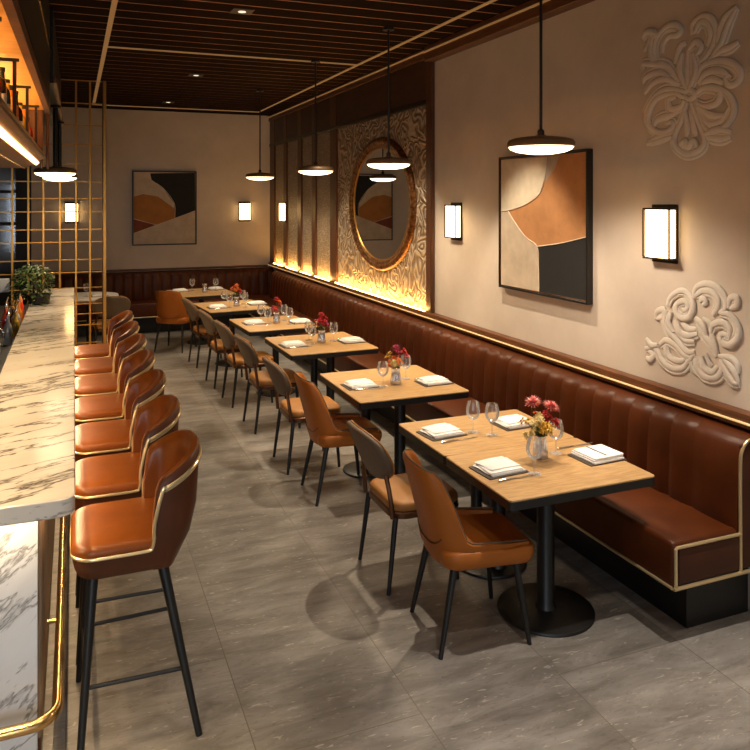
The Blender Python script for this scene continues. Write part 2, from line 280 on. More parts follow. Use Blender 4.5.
def rrect(x0, x1, y0, y1, r, seg=5):
    out = []
    for cx, cy, a0 in ((x1-r,y1-r,0),(x0+r,y1-r,90),(x0+r,y0+r,180),(x1-r,y0+r,270)):
        for k in range(seg+1):
            a = rad(a0+90*k/seg); out.append((cx+r*math.cos(a), cy+r*math.sin(a)))
    return out
def slab(bm, x0, x1, y0, y1, z0, z1, r, b=.004, mi=0):
    rings = []
    for z, o in ((z0, b), (z0+b, 0), (z1-b, 0), (z1, b)):
        rings.append([(x, y, z) for x, y in rrect(x0+o, x1-o, y0+o, y1-o, max(.002, r-o))])
    return loft(bm, rings, mi=mi)
def obj(name, bm, mat, parent=None, ang=38, loc=None):
    bmesh.ops.recalc_face_normals(bm, faces=list(bm.faces))
    me = bpy.data.meshes.new(name); bm.to_mesh(me); bm.free()
    for mm in (mat if isinstance(mat, (list, tuple)) else [mat]): me.materials.append(M[mm])
    me.polygons.foreach_set('use_smooth', [True]*len(me.polygons))
    me.set_sharp_from_angle(angle=rad(ang))
    o = bpy.data.objects.new(name, me); COL.objects.link(o)
    if parent: o.parent = parent
    if loc: o.location = loc
    return o
def tag(o, label, cat, group=None):
    o['label'] = label; o['category'] = cat
    if group: o['group'] = group
    return o
def thing(name, label, cat, loc=(0,0,0), rz=0., group=None):
    o = bpy.data.objects.new(name, None); COL.objects.link(o); o.empty_display_size = .1
    o.location = loc; o.rotation_euler = (0,0,rz)
    return tag(o, label, cat, group)
def struct(name, bm, mat, ang=38, parent=None):
    o = obj(name, bm, mat, parent, ang)
    if not parent: o['kind'] = 'structure'
    return o
KIDS = {}
def dup(root, label, loc, rz=0., group=None):
    def cp(o, parent):
        c = o.copy(); COL.objects.link(c)
        if parent: c.parent = parent
        for ch in list(o.children): cp(ch, c)
        return c
    r = cp(root, None); r.location = loc; r.rotation_euler = (0,0,rz); r['label'] = label
    if group: r['group'] = group
    return r
class Series:
    """builds the first of a kind, copies it afterwards"""
    def __init__(self, maker): self.maker = maker; self.first = None
    def __call__(self, label, loc, rz=0., group=None):
        if self.first is None:
            self.first = self.maker(); o = self.first
            o.location = loc; o.rotation_euler = (0,0,rz); o['label'] = label
            if group: o['group'] = group
            return o
        return dup(self.first, label, loc, rz, group)
# ------------------------------------------------------------------ the room
WX, BY, CZ = 3.24, 12.85, 3.60
FY, LX = -2.6, -2.6
struct('floor', rbox(new(), LX-.2, WX+.2, FY-.2, BY+.2, -.12, 0), 'floor')
struct('wall_right', rbox(new(), WX, WX+.2, FY-.2, BY+.2, 0, 3.9), 'wall')
b = new(); rbox(b, -.62, WX, BY, BY+.2, 0, 3.9); rbox(b, LX, -.62, BY, BY+.2, 2.9, 3.9); struct('wall_back', b, 'wall')
struct('wall_left', rbox(new(), LX-.2, LX, FY-.2, BY+.2, 0, 3.9), 'panelwood')
b = new(); rbox(b, LX, -1.6, FY-.2, FY, 0, 3.9); rbox(b, -1.6, WX, FY-.2, FY, 3.0, 3.9); rbox(b, -1.6, WX, FY-.2, FY, 0, .35); struct('wall_front', b, 'wall')
# slatted ceiling: battens across the room, board-edge highlights painted as a lighter backing in the gaps
b = new(); rbox(b, LX, WX, FY, BY, 3.604, 3.9)
struct('ceiling', b, 'ceilglint')
b = new(); y = FY
while y < BY-.02:
    rbox(b, LX, WX, y, min(y+.216, BY), CZ, 3.604, .001, 1); y += .25
struct('ceiling_1', b, 'ceil')
# pale lines let into the ceiling
k = 1
def trim(bm, mat):
    global k
    o = struct('trim_%d' % k, bm, mat); k += 1; return o
trim(rbox(new(), 2.86, 2.885, FY, 12.30, CZ-.012, CZ), 'dimled')
trim(rbox(new(), .26, .30, FY, 12.30, CZ-.012, CZ), 'dimled')
trim(rbox(new(), .30, 2.86, 7.60, 7.625, CZ-.012, CZ), 'dimled')
trim(rbox(new(), .30, 2.885, 12.30, 12.325, CZ-.012, CZ), 'dimled')
# cornice of the plastered wall
trim(rbox(new(), 3.13, WX, FY, 6.49, 3.455, CZ, .006, 1), 'walnuty')
trim(rbox(new(), 3.118, 3.13, FY, 6.49, 3.535, 3.55), 'dimled')
# wooden panelling, far half of the right wall
trim(rbox(new(), 3.17, WX, 6.49, BY, 3.50, CZ, .006, 1), 'walnuty')
trim(rbox(new(), 3.155, 3.17, 6.49, BY, 3.56, 3.572), 'dimled')
trim(rbox(new(), 3.20, WX, 6.58, BY, 3.10, 3.50), 'panelwood')
trim(rbox(new(), 3.185, WX, 6.58, BY, 3.055, 3.10, .004, 1), 'blackwood')
POSTS = [(6.47,6.58),(9.27,9.53),(10.175,10.366),(10.90,11.10),(11.75,11.935),(12.53,12.85)]
for y0, y1 in POSTS:
    trim(rbox(new(), 3.195, WX, y0, y1, 1.03, CZ-.1 if y0 > 6.5 else CZ, .006, 1), 'walnutv')
BAYS = [(6.58,9.27),(9.53,10.175),(10.366,10.90),(11.10,11.75),(11.935,12.53)]
NAM = ['beside the plastered wall, behind the oval mirror','first narrow bay beyond the mirror','second narrow bay beyond the mirror','third narrow bay beyond the mirror','last narrow bay, nearest the back corner']
for i, (y0, y1) in enumerate(BAYS):
    b = new(); rbox(b, 3.218, WX-.001, y0, y1, 1.03, 3.055, .003, 1)
    o = obj('carved_panel' if i == 0 else 'fretwork_panel', b, 'carved' if i == 0 else 'meshpanel')
    tag(o, ('wide carved scrollwork panel ' if i == 0 else 'narrow woven fretwork panel in the ')+NAM[i], 'wall panel', None if i == 0 else 'fretwork panels of the wooden wall')
    l = obj('led_strip', rbox(new(), 3.175, 3.190, y0+.004, y1-.004, 1.0305, 1.042, .003, 1), 'amberled')
    tag(l, 'glowing amber light strip at the foot of the '+('carved panel under the mirror' if i == 0 else ['', 'first','second','third','last'][i]+' narrow fretwork panel past the mirror'), 'light strip', 'light strips under the wall panels')
# wooden rail above the banquette, with a pale lit line
trim(rbox(new(), 3.165, WX, 2.55, BY, .955, 1.03, .006, 2), 'walnuty')
trim(rbox(new(), 3.154, 3.166, 2.55, BY, .978, .989, .003, 1), 'paleled')
trim(rbox(new(), -.62, 3.15, BY-.06, BY, .955, .985, .006, 1), 'walnut')
# glazing in the far left of the back wall
b = new()
rbox(b, -.84, -.62, BY-.04, BY+.16, 0, 2.9); rbox(b, LX, -.84, BY-.04, BY+.16, 2.72, 2.9); rbox(b, LX, -.84, BY-.04, BY+.16, 0, 1.0)
for x in (-1.5, -2.1): rbox(b, x-.04, x+.04, BY-.02, BY+.1, 1.0, 2.72)
for z in (1.75, 2.25): rbox(b, LX, -.84, BY-.02, BY+.1, z-.025, z+.025)
w = struct('window_1', b, 'dark')
b = new(); rbox(b, LX, -.84, BY+.05, BY+.06, 1.0, 2.72); obj('pane', b, 'pane', w)
b = new(); rbox(b, LX, -.7, BY+.9, BY+.95, 0, 3); o = obj('wall_outside', b, 'panelwood'); o['kind'] = 'structure'

# ------------------------------------------------------------------ banquettes
def banquette(name, label, L, first_gap, pitch, corner=False):
    """runs along +Y from 0 to L; wall plane at x = 0; faces -X"""
    root = thing(name, label, 'banquette')
    # cross-section of the back cushion (x, z), front face is scalloped between seams
    prof = [(-.015,.42,0),(-.185,.43,.3),(-.192,.50,1),(-.192,.58,1),(-.188,.66,1),(-.184,.74,1),(-.178,.82,1),(-.165,.875,.9),(-.140,.912,.6),(-.105,.932,.3),(-.06,.94,.1),(-.015,.94,0)]
    seams = [first_gap]
    while seams[-1]+pitch < L-.05: seams.append(seams[-1]+pitch)
    ed = [0]+seams+[L]; rings = []
    for a, c in zip(ed[:-1], ed[1:]):
        n = 7
        for q in range(n):
            t = q/(n-1); e = (1-abs(2*t-1)**4.0)
            if a == 0 and t < .5: e = max(e, 1-(1-2*t)**6) if t > .06 else .1
            d = .021*(e-.55)
            rings.append([(x-d*w, a+(c-a)*t + (.0012 if t == 0 and a else 0), z+d*w*.25) for x, z, w in prof])
    b = new(); loft(b, rings, closed=True); obj('backrest', b, 'bench', root, 50)
    # seat
    b = new(); rbox(b, -.595, -.17, .0, L, .265, .485, .022, 3)
    obj('seat', b, 'bench', root)
    b = new(); rbox(b, -.43, -.02, .08, L, 0, .265); obj('plinth', b, 'black', root)
    b = new(); rod(b, (-.597, 0, .268), (-.597, L, .268), .008); obj('piping', b, 'piping', root)
    return root
bq = banquette('banquette', 'long chestnut leather banquette with upright channels along the right wall', 12.25-2.76, .30, .168)
bq.location = (WX, 2.76, 0)
# near end of the long banquette: upholstered end panels framed in pale piping
b = new(); rbox(b, -.565, -.175, -.012, .01, .285, .452, .006, 2); rbox(b, -.165, -.02, -.012, .01, .285, .905, .02, 3)
obj('end_panel', b, 'benchside', bq)
b = new()
tube(b, [(-.585,-.010,.278),(-.585,-.010,.455),(-.578,-.010,.462),(-.17,-.010,.462)], .0085)
tube(b, [(-.597,-.010,.268),(-.02,-.010,.268)], .0095)
tube(b, smooth_path([(-.170,-.010,.27),(-.172,-.010,.5),(-.172,-.010,.80),(-.160,-.010,.875),(-.125,-.010,.915),(-.07,-.010,.925),(-.02,-.010,.925)], 5), .0085)
obj('end_piping', b, 'piping', bq)
bb = banquette('banquette', 'chestnut leather banquette along the back wall under the framed picture', 3.82, .10, .150)
bb.location = (3.225, BY, 0); bb.rotation_euler = (0, 0, rad(90))

# ------------------------------------------------------------------ dining tables
def table(label, cx, cy, lx, ly, poles, discs, rz=0, group='oak topped dining tables'):
    t = thing('dining_table', label, 'table', (cx, cy, 0), rad(rz), group)
    b = new(); slab(b, -lx/2, lx/2, -ly/2, ly/2, .741, .750, .022, .002); tp = obj('tabletop', b, 'oak', t)
    b = new(); slab(b, -lx/2, lx/2, -ly/2, ly/2, .700, .741, .022, .002); obj('edge_band', b, 'black', tp)
    for x, y, r in poles:
        b = new(); lathe(b, [(r*1.25,.018),(r*1.2,.03),(r,.045),(r,.69),(r*2.6,.692),(r*2.6,.70)], 20, (x, y, 0)); obj('pedestal', b, 'black', t)
    for x, y, r in discs:
        b = new(); lathe(b, [(r,0),(r+.003,.006),(r,.014),(r*.93,.018),(r*.2,.022)], 40, (x, y, 0)); obj('base_plate', b, 'black', t)
    return t
T = {}
T[0] = table('nearest oak dining table, right in front with a vase at its rear edge', 2.262, 3.232, .846, .644, [(.0,.01,.045)], [(0,.01,.245)])
T[1] = table('oak dining table pushed against the far side of the nearest table', 2.262, 3.868, .846, .624, [(0,-.155,.045),(.0,.09,.034)], [(0,-.06,.215)])
T[2] = table('oak table with the orange and yellow flowers, beyond the two joined nearest tables', 2.215, 5.16, .845, .91, [(.02,-.12,.042),(-.09,.29,.036)], [(.02,-.12,.21),(-.09,.29,.18)])
T[3] = table('oak table with the crimson and lime flowers, in the middle of the row', 2.19, 6.84, .845, .93, [(.02,-.25,.038),(0,.17,.034)], [(.02,-.25,.2),(0,.17,.2)], 1)
T[4] = table('oak table with the deep red flowers, just behind the crimson and lime ones', 2.06, 8.14, .78, .90, [(.0,-.1,.036)], [(0,-.1,.21)], 3)
T[5] = table('oak table with the small orange red flowers, last but one in the row', 1.90, 9.66, .80, .92, [(.0,0,.036)], [(0,0,.21)], 5)
T[6] = table('farthest oak table, in front of the back banquette', 1.76, 11.27, .84, .92, [(.0,0,.036)], [(0,0,.21)], 6)
t = thing('dining_table', 'white topped table beyond the gold lattice screen', 'table', (.20, 11.50, 0))
b = new(); lathe(b, [(.36,.705),(.40,.712),(.405,.728),(.40,.750),(.0,.752)][:4], 40); obj('tabletop', b, 'linen', t)
b = new(); lathe(b, [(.375,.690),(.385,.692),(.385,.705)], 40); obj('edge_band', b, 'oak', t)
b = new(); lathe(b, [(.04,.02),(.036,.05),(.036,.69)], 16); obj('pedestal', b, 'black', t)
b = new(); lathe(b, [(.22,0),(.22,.014),(.05,.022)], 32); obj('base_plate', b, 'black', t)

# ------------------------------------------------------------------ chairs (front is +X)
def legs4(root, pts, r0, r1, mat):
    for a, c in pts:
        b = new(); rod(b, a, c, r0, r1, 12); obj('leg', b, mat, root)
def shell_chair():
    root = thing('shell_chair', '', 'chair', group='orange leather shell chairs')
    n = 40; rings_o = []; th = .034
    def plan(s):   # s -1..1 around the rear; returns xy and outward normal
        a = s*rad(118)
        x = -math.cos(a)*.205-.01; y = -math.sin(a)*.225
        e = 3.0; ca, sa = math.cos(a), math.sin(a)
        x = -.015-.205*math.copysign(abs(ca)**(2/e), ca); y = -.222*math.copysign(abs(sa)**(2/e), sa)
        if abs(s) > .76: x += (abs(s)-.76)*.52; 
        nx, ny = -ca/.2, -sa/.22; l = math.hypot(nx, ny); return Vector((x, y, 0)), Vector((nx/l, ny/l, 0))
    def top(s):
        q = abs(s)
        if q < .44: return .864-.016*(q/.44)**2
        if q < .66:
            t = (q-.44)/.22; return .848-(.848-.512)*(t*t*(3-2*t))*.55-(.848-.512)*.45*t**1.6
        t = (q-.66)/.34; return .512-.026*t
    def lean(z): return .10*max(0, (z-.45)/.4)**1.15
    rings = []
    for i in range(n+1):
        s = -1+2*i/n; p, nr = plan(s); h = top(s); ring = []
        rear = min(1, max(0, (.68-abs(s))/.26))
        def at(z, off):
            pinch = 1-.05*max(0, (z-.62)/.22)**1.5
            q = p+nr*off; q = Vector((q.x-lean(z)*(.25+.75*rear), q.y*pinch, z)); 
            if z < .50: q = Vector((q.x*(1-.6*(.50-z)), q.y*(1-1.0*(.50-z)), z))
            return q
        zs = [.395,.43,.47]+[.47+(h-.47)*k for k in (.25,.5,.75,.93)]
        for z in zs: ring.append(at(z, .0))
        ring.append(at(h-.004, -.006)); ring.append(at(h, -.016)); ring.append(at(h-.004, -.028))
        for z in reversed(zs): ring.append(at(z, -th))
        rings.append(ring)
    b = new(); loft(b, rings, closed=True); shl = obj('shell', b, 'tan', root, 60)
    # seam line on the rear of the shell
    pts = []
    for i in range(17):
        s = -.33+.66*i/16; p, nr = plan(s); z = .475+.055*(abs(s)/.33)**2
        q = p+nr*.002; pts.append((q.x-lean(z), q.y*(1-max(0,.5-z)), z))
    b = new(); tube(b, pts, .003, 5); obj('seam', b, 'shell', shl)
    # pale edge welt following the rim
    b = new(); pts = []
    for i in range(n+1):
        s = -1+2*i/n; p, nr = plan(s); h = top(s); rear = min(1, max(0, (.68-abs(s))/.26))
        pinch = 1-.05*max(0, (h-.62)/.22)**1.5; q = p-nr*.016
        pts.append((q.x-lean(h)*(.25+.75*rear), q.y*pinch, h+.002))
    tube(b, pts, .0045, 6); obj('welt', b, 'taupe', shl)
    # seat and cushion
    rings = []
    pl = rrect(-.20, .272, -.225, .225, .075, 6)
    for z, o in ((.392,.03),(.400,.012),(.43,0),(.462,.0),(.474,.008),(.480,.03)):
        rings.append([(x*(1-o*3), y*(1-o*3), z-(.010 if x > .12 else 0)*(x-.12)/.13) for x, y in pl])
    b = new(); loft(b, rings); obj('seat', b, 'tan', root, 60)
    legs4(root, [((-.14,-.17,.41),(-.225,-.205,0)),((-.14,.17,.41),(-.225,.205,0)),((.17,-.17,.41),(.225,-.215,0)),((.17,.17,.41),(.225,.215,0))], .019, .011, 'black')
    return root
def pad_chair():
    root = thing('pad_back_chair', '', 'chair', group='taupe pad back chairs')
    # rounded shield-shaped back pad, curved in plan, leaning back
    def pad(y, z, off):
        u = y/.24; x = -.220-.13*(z-.55)/.3 + .055*u*u
        return Vector((x+off, y, z))
    out = []
    for i in range(36):
        a = 2*PI*i/36; ca, sa = math.cos(a), math.sin(a)
        e = 2.6; yy = .238*math.copysign(abs(ca)**(2/e), ca); zz = math.copysign(abs(sa)**(2/e), sa)
        if zz < 0: yy *= 1-.20*(-zz)**2.0
        out.append((yy, .722+zz*(.142 if zz > 0 else .150)))
    b = new(); rings = []
    cy, cz = 0, .72
    for off, sc in ((-.024,.03),(-.024,.5),(-.024,.86),(-.020,.95),(-.008,1.),(.008,1.),(.020,.95),(.022,.85),(.022,.5),(.022,.03)):
        rings.append([pad(cy+(y-cy)*sc, cz+(z-cz)*sc, off) for y, z in out])
    loft(b, rings); bk = obj('backrest', b, 'taupe', root, 60)
    b = new(); tube(b, [pad(y*.995, cz+(z-cz)*.995, .016) for y, z in out], .0055, 6, closed=True); obj('welt', b, 'sand', bk)
    for s in (-1, 1):
        b = new(); tube(b, smooth_path([(-.205,s*.200,.40),(-.215,s*.198,.50),(-.228,s*.178,.60),(-.245,s*.165,.68)], 4), [.0135]*12+[.011], 8, flat=None); obj('upright', b, 'bronze', root)
    pl = rrect(-.205, .225, -.215, .215, .09, 6)
    b = new(); loft(b, [[(x*k, y*k, z) for x, y in pl] for z, k in ((.385,.96),(.392,1.0),(.418,1.0),(.425,.97))]); obj('seat_frame', b, 'bronze', root)
    b = new(); loft(b, [[(x*k, y*k, z) for x, y in pl] for z, k in ((.425,.95),(.432,.985),(.46,.985),(.472,.95),(.477,.85),(.479,.5))]); obj('seat', b, 'sand', root, 60)
    legs4(root, [((-.185,-.195,.40),(-.235,-.215,0)),((-.185,.195,.40),(-.235,.215,0)),((.165,-.18,.40),(.19,-.20,0)),((.165,.18,.40),(.19,.20,0))], .016, .011, 'black')
    return root
A = Series(shell_chair); B = Series(pad_chair)
A('nearest orange leather shell chair, at the nearest table', (1.815, 3.258, 0), rad(-6))
A('orange leather shell chair halfway along the row, between two taupe chairs', (1.79, 5.13, 0), rad(-2))
A('farthest orange leather shell chair, back to the aisle beside the back banquette', (1.335, 10.86, 0), rad(58))
B('nearest taupe pad back chair, between the two nearest orange chairs', (1.80, 3.895, 0), 0)
for (x, y, r), l in zip([(1.765,5.80,0),(1.75,6.885,2),(1.722,7.815,3),(1.685,8.655,3),(1.65,9.78,5)],
    ['taupe pad back chair right behind the halfway orange chair','second taupe pad back chair behind the halfway orange chair','third taupe pad back chair behind the halfway orange chair','fourth taupe pad back chair behind the halfway orange chair','farthest taupe pad back chair in the row, next to the far orange chair']):
    B(l, (x, y, 0), rad(r))
B('taupe pad back chair at the white table behind the bar stools', (.44, 10.62, 0), rad(95), 'taupe pad back chairs')

# ------------------------------------------------------------------ bar stools (back is +X, open towards -X)
def bar_stool():
    root = thing('bar_stool', '', 'bar stool', group='cognac leather bar stools along the counter')
    def plan(s):                     # -1..1 round the rear
        q = s*1.25
        if abs(q) <= 1:
            a = q*PI/2; e = 2.3; ca, sa = max(0, math.cos(a)), math.sin(a)
            return Vector((.105+.140*ca**(2/e), .238*math.copysign(abs(sa)**(2/e), sa), 0)), Vector((ca/.17, sa/.238, 0)).normalized()
        return Vector((.105-(abs(q)-1)*.20, .238*(1 if q > 0 else -1), 0)), Vector((0, 1 if q > 0 else -1, 0))
    def top(s):
        q = abs(s)
        if q < .84: return 1.108-.085*(q/.84)**1.8
        t = (q-.84)/.16; return 1.023-.012*t-.13*(1-math.sqrt(max(0,1-t**1.9)))
    n = 44; th = .052; ro = []; inn = []; welt = []
    def at(p, nr, z, off):
        tap = -.10*max(0, (.80-z)/.15) if z < .80 else .022*(z-.80)/.32
        q = p+nr*off; w = nr.x
        return Vector((q.x+tap*max(0, w)*(.8 if z < .8 else .9), q.y*(1-.12*max(0,(.76-z)/.11)), z))
    for i in range(n+1):
        s = -1+2*i/n; p, nr = plan(s); h = top(s); ring = []
        zs = [.655,.68,.72,.76]+[.76+(h-.76)*k for k in (.3,.6,.85)]
        for z in zs: ring.append(at(p, nr, z, 0))
        for dz, o in ((.012,-.002),(.003,-.012),(0,-.026),(.004,-.04)): ring.append(at(p, nr, h-dz, o))
        for z in reversed(zs): ring.append(at(p, nr, z, -th))
        ro.append(ring); inn.append([at(p, nr, z, -.014) for z in zs]); welt.append(at(p, nr, h-.045, .003))
    # outer shell and inner upholstery are separate skins of one barrel back
    b = new(); loft(b, [r[:9] + [Vector(x) for x in (r[8]-Vector((0,0,.03)),)] for r in ro], closed=True); bsh = obj('back_shell', b, 'shell', root, 60)
    b = new(); loft(b, [r[8:]+q for r, q in zip(ro, inn)], closed=True); sh = bsh; obj('backrest', b, 'cognac', root, 60)
    pl = []
    for x, y in rrect(-.245, .165, -.234, .234, .085, 7): pl.append((x, y))
    b = new(); loft(b, [[(x*k, y*k, z) for x, y in pl] for z, k in ((.652,.86),(.660,.91),(.69,.96),(.738,1.),(.746,1.))]); obj('seat_base', b, 'shell', root, 60)
    b = new(); loft(b, [[(x*k, y*k, z) for x, y in pl] for z, k in ((.746,.99),(.752,1.008),(.768,1.004),(.781,.975),(.788,.92),(.793,.75),(.796,.4))]); obj('seat', b, 'cognac', root, 60)
    # piping: along the seat edge, up the wing, over the back
    b = new()
    for s in (-1, 1):
        run = [(-.243+.0, s*.12, .747),(-.236, s*.19, .747),(-.19, s*.236, .747),(-.10, s*.243, .747),(.03, s*.2435, .748),(.050, s*.2435, .758),(.057, s*.2435, .79)]
        run = [tuple(p) for p in smooth_path(run, 4)]
        tube(b, run, .0065, 8)
    e0 = [Vector((.057,-.2435,.79)), Vector((.058,-.244,.85))]; e1 = [Vector((.058,.244,.85)), Vector((.057,.2435,.79))]
    path = e0+[w for w in welt[3:-3]]+e1
    sm = smooth_path([tuple(p) for p in path], 2)
    tube(b, sm, .0075, 8)
    tube(b, [p-Vector((0,0,.012)) for p in sm], .004, 6)
    tube(b, smooth_path([(-.243,-.12,.747),(-.246,0,.747),(-.243,.12,.747)], 4), .0065, 8)
    obj('piping', b, 'piping', bsh)
    tops = [(-.165,-.165),(-.165,.165),(.095,-.17),(.095,.17)]; feet = [(-.215,-.26),(-.215,.26),(.225,-.275),(.225,.275)]
    legs4(root, [((a[0],a[1],.665),(c[0],c[1],0)) for a, c in zip(tops, feet)], .0205, .0135, 'black')
    def on(i, z):
        t = 1-z/.665; return (tops[i][0]+(feet[i][0]-tops[i][0])*t, tops[i][1]+(feet[i][1]-tops[i][1])*t, z)
    for i, j, m in ((0,2,'black'),(1,3,'black'),(2,3,'bronze'),(0,1,'black')):
        b = new(); rod(b, on(i,.255), on(j,.255), .0085); obj('footrest' if (i,j) == (0,1) else 'stretcher', b, m, root)
    return root
ST = Series(bar_stool)
ORD = ['nearest cognac leather bar stool, at the near corner of the counter','second cognac bar stool from the front','third cognac bar stool from the front','fourth cognac bar stool, the middle one of the row','fifth cognac bar stool from the front','sixth cognac bar stool, last but one before the lattice screen','farthest cognac bar stool, against the gold lattice screen']
for i, l in enumerate(ORD): ST(l, (.235, 3.275+.645*i, 0), 0)
# ------------------------------------------------------------------ the bar
BX0, BX1, BYN, BYF = -.425, .004, 2.89, 9.76
bar = thing('bar_counter', 'long marble topped bar counter with a brass foot rail on the left', 'bar counter', (0, 0, 0))
def ctr(o0):   # counter outline, rounded near corner on the aisle side
    x0, x1, y0, y1, r = BX0+o0, BX1-o0, BYN+o0, BYF-o0, .055
    pts = [(x1, y1), (x0, y1), (x0, y0)]
    for q in range(9):
        a = rad(-90+90*q/8); pts.append((x1-r+r*math.cos(a), y0+r+r*math.sin(a)))
    return pts
b = new(); loft(b, [[(x, y, z) for x, y in ctr(o)] for z, o in ((.982,.006),(.988,0),(1.045,0),(1.05,.004))]); obj('countertop', b, 'marble', bar)
b = new(); rbox(b, -.415, -.128, 3.11, 3.14, 0, .982, .003, 1); obj('end_panel', b, 'marblep', bar)
b = new(); rbox(b, -.415, -.145, 3.14, 9.70, 0, .982); obj('carcass', b, 'panelwood', bar)
b = new(); y = 3.15
while y < 9.66:
    lathe(b, [(.026,.06),(.026,.975)], 12, (-.137, y, 0)); y += .058
obj('fluted_front', b, 'flute', bar)
b = new(); rbox(b, -.140, -.118, 3.12, 9.70, 0, .06, .003, 1); obj('plinth', b, 'bronze', bar)
b = new(); rail = [(-.60,2.985,.2),(-.20,2.985,.2)]
for q in range(9):
    a = rad(-90+90*q/8); rail.append((-.155+.098*math.cos(a), 3.083+.098*math.sin(a), .2))
rail += [(-.057,3.6,.2),(-.057,9.6,.2)]
tube(b, rail, .021, 14); obj('foot_rail', b, 'brass', bar)
for y in (3.7,4.98,6.26,7.54,8.82):
    b = new(); rod(b, (-.135,y,.2), (-.06,y,.2), .010); obj('rail_bracket', b, 'brass', bar)
b = new(); rbox(b, -.45, -.16, 2.975, 2.99, .973, .982); rbox(b, -.085, -.070, 3.0, 9.6, .974, .982); obj('under_light', b, 'barlampglow', bar)
# working side of the bar
wk = thing('back_bar_worktop', 'black worktop behind the marble counter holding bottles and taps', 'worktop', (0,0,0))
b = new(); rbox(b, -1.35, -.430, 4.2, 9.74, .84, .88, .004, 1); obj('worktop', b, 'dark', wk)
b = new(); rbox(b, -1.33, -.44, 4.25, 9.70, 0, .84); obj('cabinet', b, 'panelwood', wk)
b = new(); rbox(b, -.452, -.432, 4.2, 9.74, .88, .93, .003, 1); obj('raised_edge', b, 'darkbronze', wk)
def pourer_bottle(mat, h, r, neck='gold'):
    root = thing('pourer_bottle', '', 'bottle', group='bottles with pourers behind the counter')
    b = new(); lathe(b, [(r*.9,0),(r,.008),(r,h*.6),(r*.8,h*.68),(r*.38,h*.78),(r*.36,h)], 16); obj('body', b, mat, root)
    b = new(); lathe(b, [(r*.40,h),(r*.40,h+.02),(r*.2,h+.025)], 12); tube(b, smooth_path([(0,0,h+.02),(.004,0,h+.05),(.014,0,h+.075)], 4), .0055, 8); obj('pourer', b, 'steel' if neck == 'steel' else 'gold', root)
    return root
spec = [(-.60,6.30,'clear','steel','clear glass bottle with steel pourer, nearest in the bar well'),(-.72,6.65,'amber','gold','amber bottle with gold pourer beside the near beer tap'),(-.58,7.1,'clear','steel','clear slim bottle with steel pourer beside the tall tap'),
 (-.70,7.35,'dark','gold','dark bottle with gold pourer behind the tall tap'),(-.585,7.75,'dark','gold','black bottle with gold pourer left of the red bottle'),(-.66,8.05,'orangeliq','gold','orange bottle with pourer just left of the red bottle'),
 (-.80,7.9,'clear','gold','clear bottle with gold pourer at the left picture edge'),(-.545,7.45,'yellowliq','steel','yellow bottle with steel pourer hugging the counter edge, before the red bottle'),(-.55,7.62,'clear','gold','clear bottle with gold pourer hugging the counter edge'),(-.64,7.66,'redliq','steel','dark red bottle with steel pourer in the second line from the counter'),(-.73,7.62,'clear','steel','clear bottle with steel pourer in the third line from the counter'),(-.545,7.92,'orangeliq','steel','orange bottle with steel pourer touching the bright red sauce bottle'),
 (-.575,8.55,'amber','steel','amber bottle with pourer under the leafy plant')]
for x, y, m_, nk, l in spec:
    o = pourer_bottle('b_'+m_, R.uniform(.22,.27), R.uniform(.032,.038), nk); o.location = (x+.055, y, .88); o['label'] = l
t = thing('sauce_bottle', 'bright red bottle with an orange cap beside the plant', 'bottle', (-.482, 8.05, .88))
b = new(); lathe(b, [(.026,0),(.028,.01),(.028,.20),(.020,.23),(.016,.24)], 18); obj('body', b, 'redplastic', t)
b = new(); lathe(b, [(.018,.24),(.016,.265),(.006,.295),(.004,.30)], 14); obj('cap', b, 'petal_orange', t)
def tap(label, loc, h):
    t = thing('beer_tap', label, 'tap', loc, 0, 'taps in the bar well')
    b = new(); lathe(b, [(.04,0),(.04,.015),(.018,.03),(.018,h),(.010,h+.01)], 16); obj('column', b, 'steel', t)
    b = new(); tube(b, smooth_path([(0,0,h-.03),(.04,-.02,h-.03),(.075,-.03,h-.05),(.08,-.03,h-.10)], 4), .010, 10); obj('spout', b, 'steel', t)
    b = new(); rod(b, (0,0,h), (.006,-.02,h+.11), .009, .015); obj('handle', b, 'dark', t)
tap('short steel tap nearest in the bar well', (-.66, 6.0, .88), .14); tap('tall steel tap in the middle of the bar well', (-.62, 6.9, .88), .20)
t = thing('till_screen', 'grey till screen at the left picture edge behind the bottles', 'screen', (-.74, 8.45, .88))
b = new(); rbox(b, -.13, .13, -.012, .012, .30, .44, .006, 2); obj('screen', b, 'pos', t)
b = new(); rbox(b, -.02, .02, .012, .03, .012, .36); rbox(b, -.08, .08, -.05, .07, 0, .012, .004, 1); obj('stand', b, 'dark', t)
# leafy plant at the far end of the counter
t = thing('potted_plant', 'bushy green plant in a low dark planter at the far end of the counter', 'plant', (-.335, 8.42, 1.05))
b = new(); lathe(b, [(.085,0),(.10,.01),(.115,.10),(.105,.10),(.09,.06)], 24); obj('pot', b, 'pot', t)
def leafcard(bm, p, d, ln, wd, droop=.3, mi=0):
    d = d.normalized(); s = d.cross(Vector((0,0,1))); s = s.normalized() if s.length > .05 else Vector((1,0,0)); u = s.cross(d)
    q = [(0,0),(.25,.8),(.6,1),(1,0)]
    mid = [p+d*(ln*a)-Vector((0,0,1))*(droop*ln*a*a)+u*0 for a, w in q]
    l = [bm.verts.new(m+s*(wd*w)+u*(.25*wd*w)) for m, (a, w) in zip(mid, q)][1:3]; r = [bm.verts.new(m-s*(wd*w)+u*(.25*wd*w)) for m, (a, w) in zip(mid, q)][1:3]
    c = [bm.verts.new(m) for m in mid]
    for f in ((c[0],l[0],c[1]),(c[1],l[0],l[1],c[2]),(c[2],l[1],c[3]),(c[0],c[1],r[0]),(c[1],c[2],r[1],r[0]),(c[2],c[3],r[1])): bm.faces.new(f).material_index = mi
b = new(); bs = new()
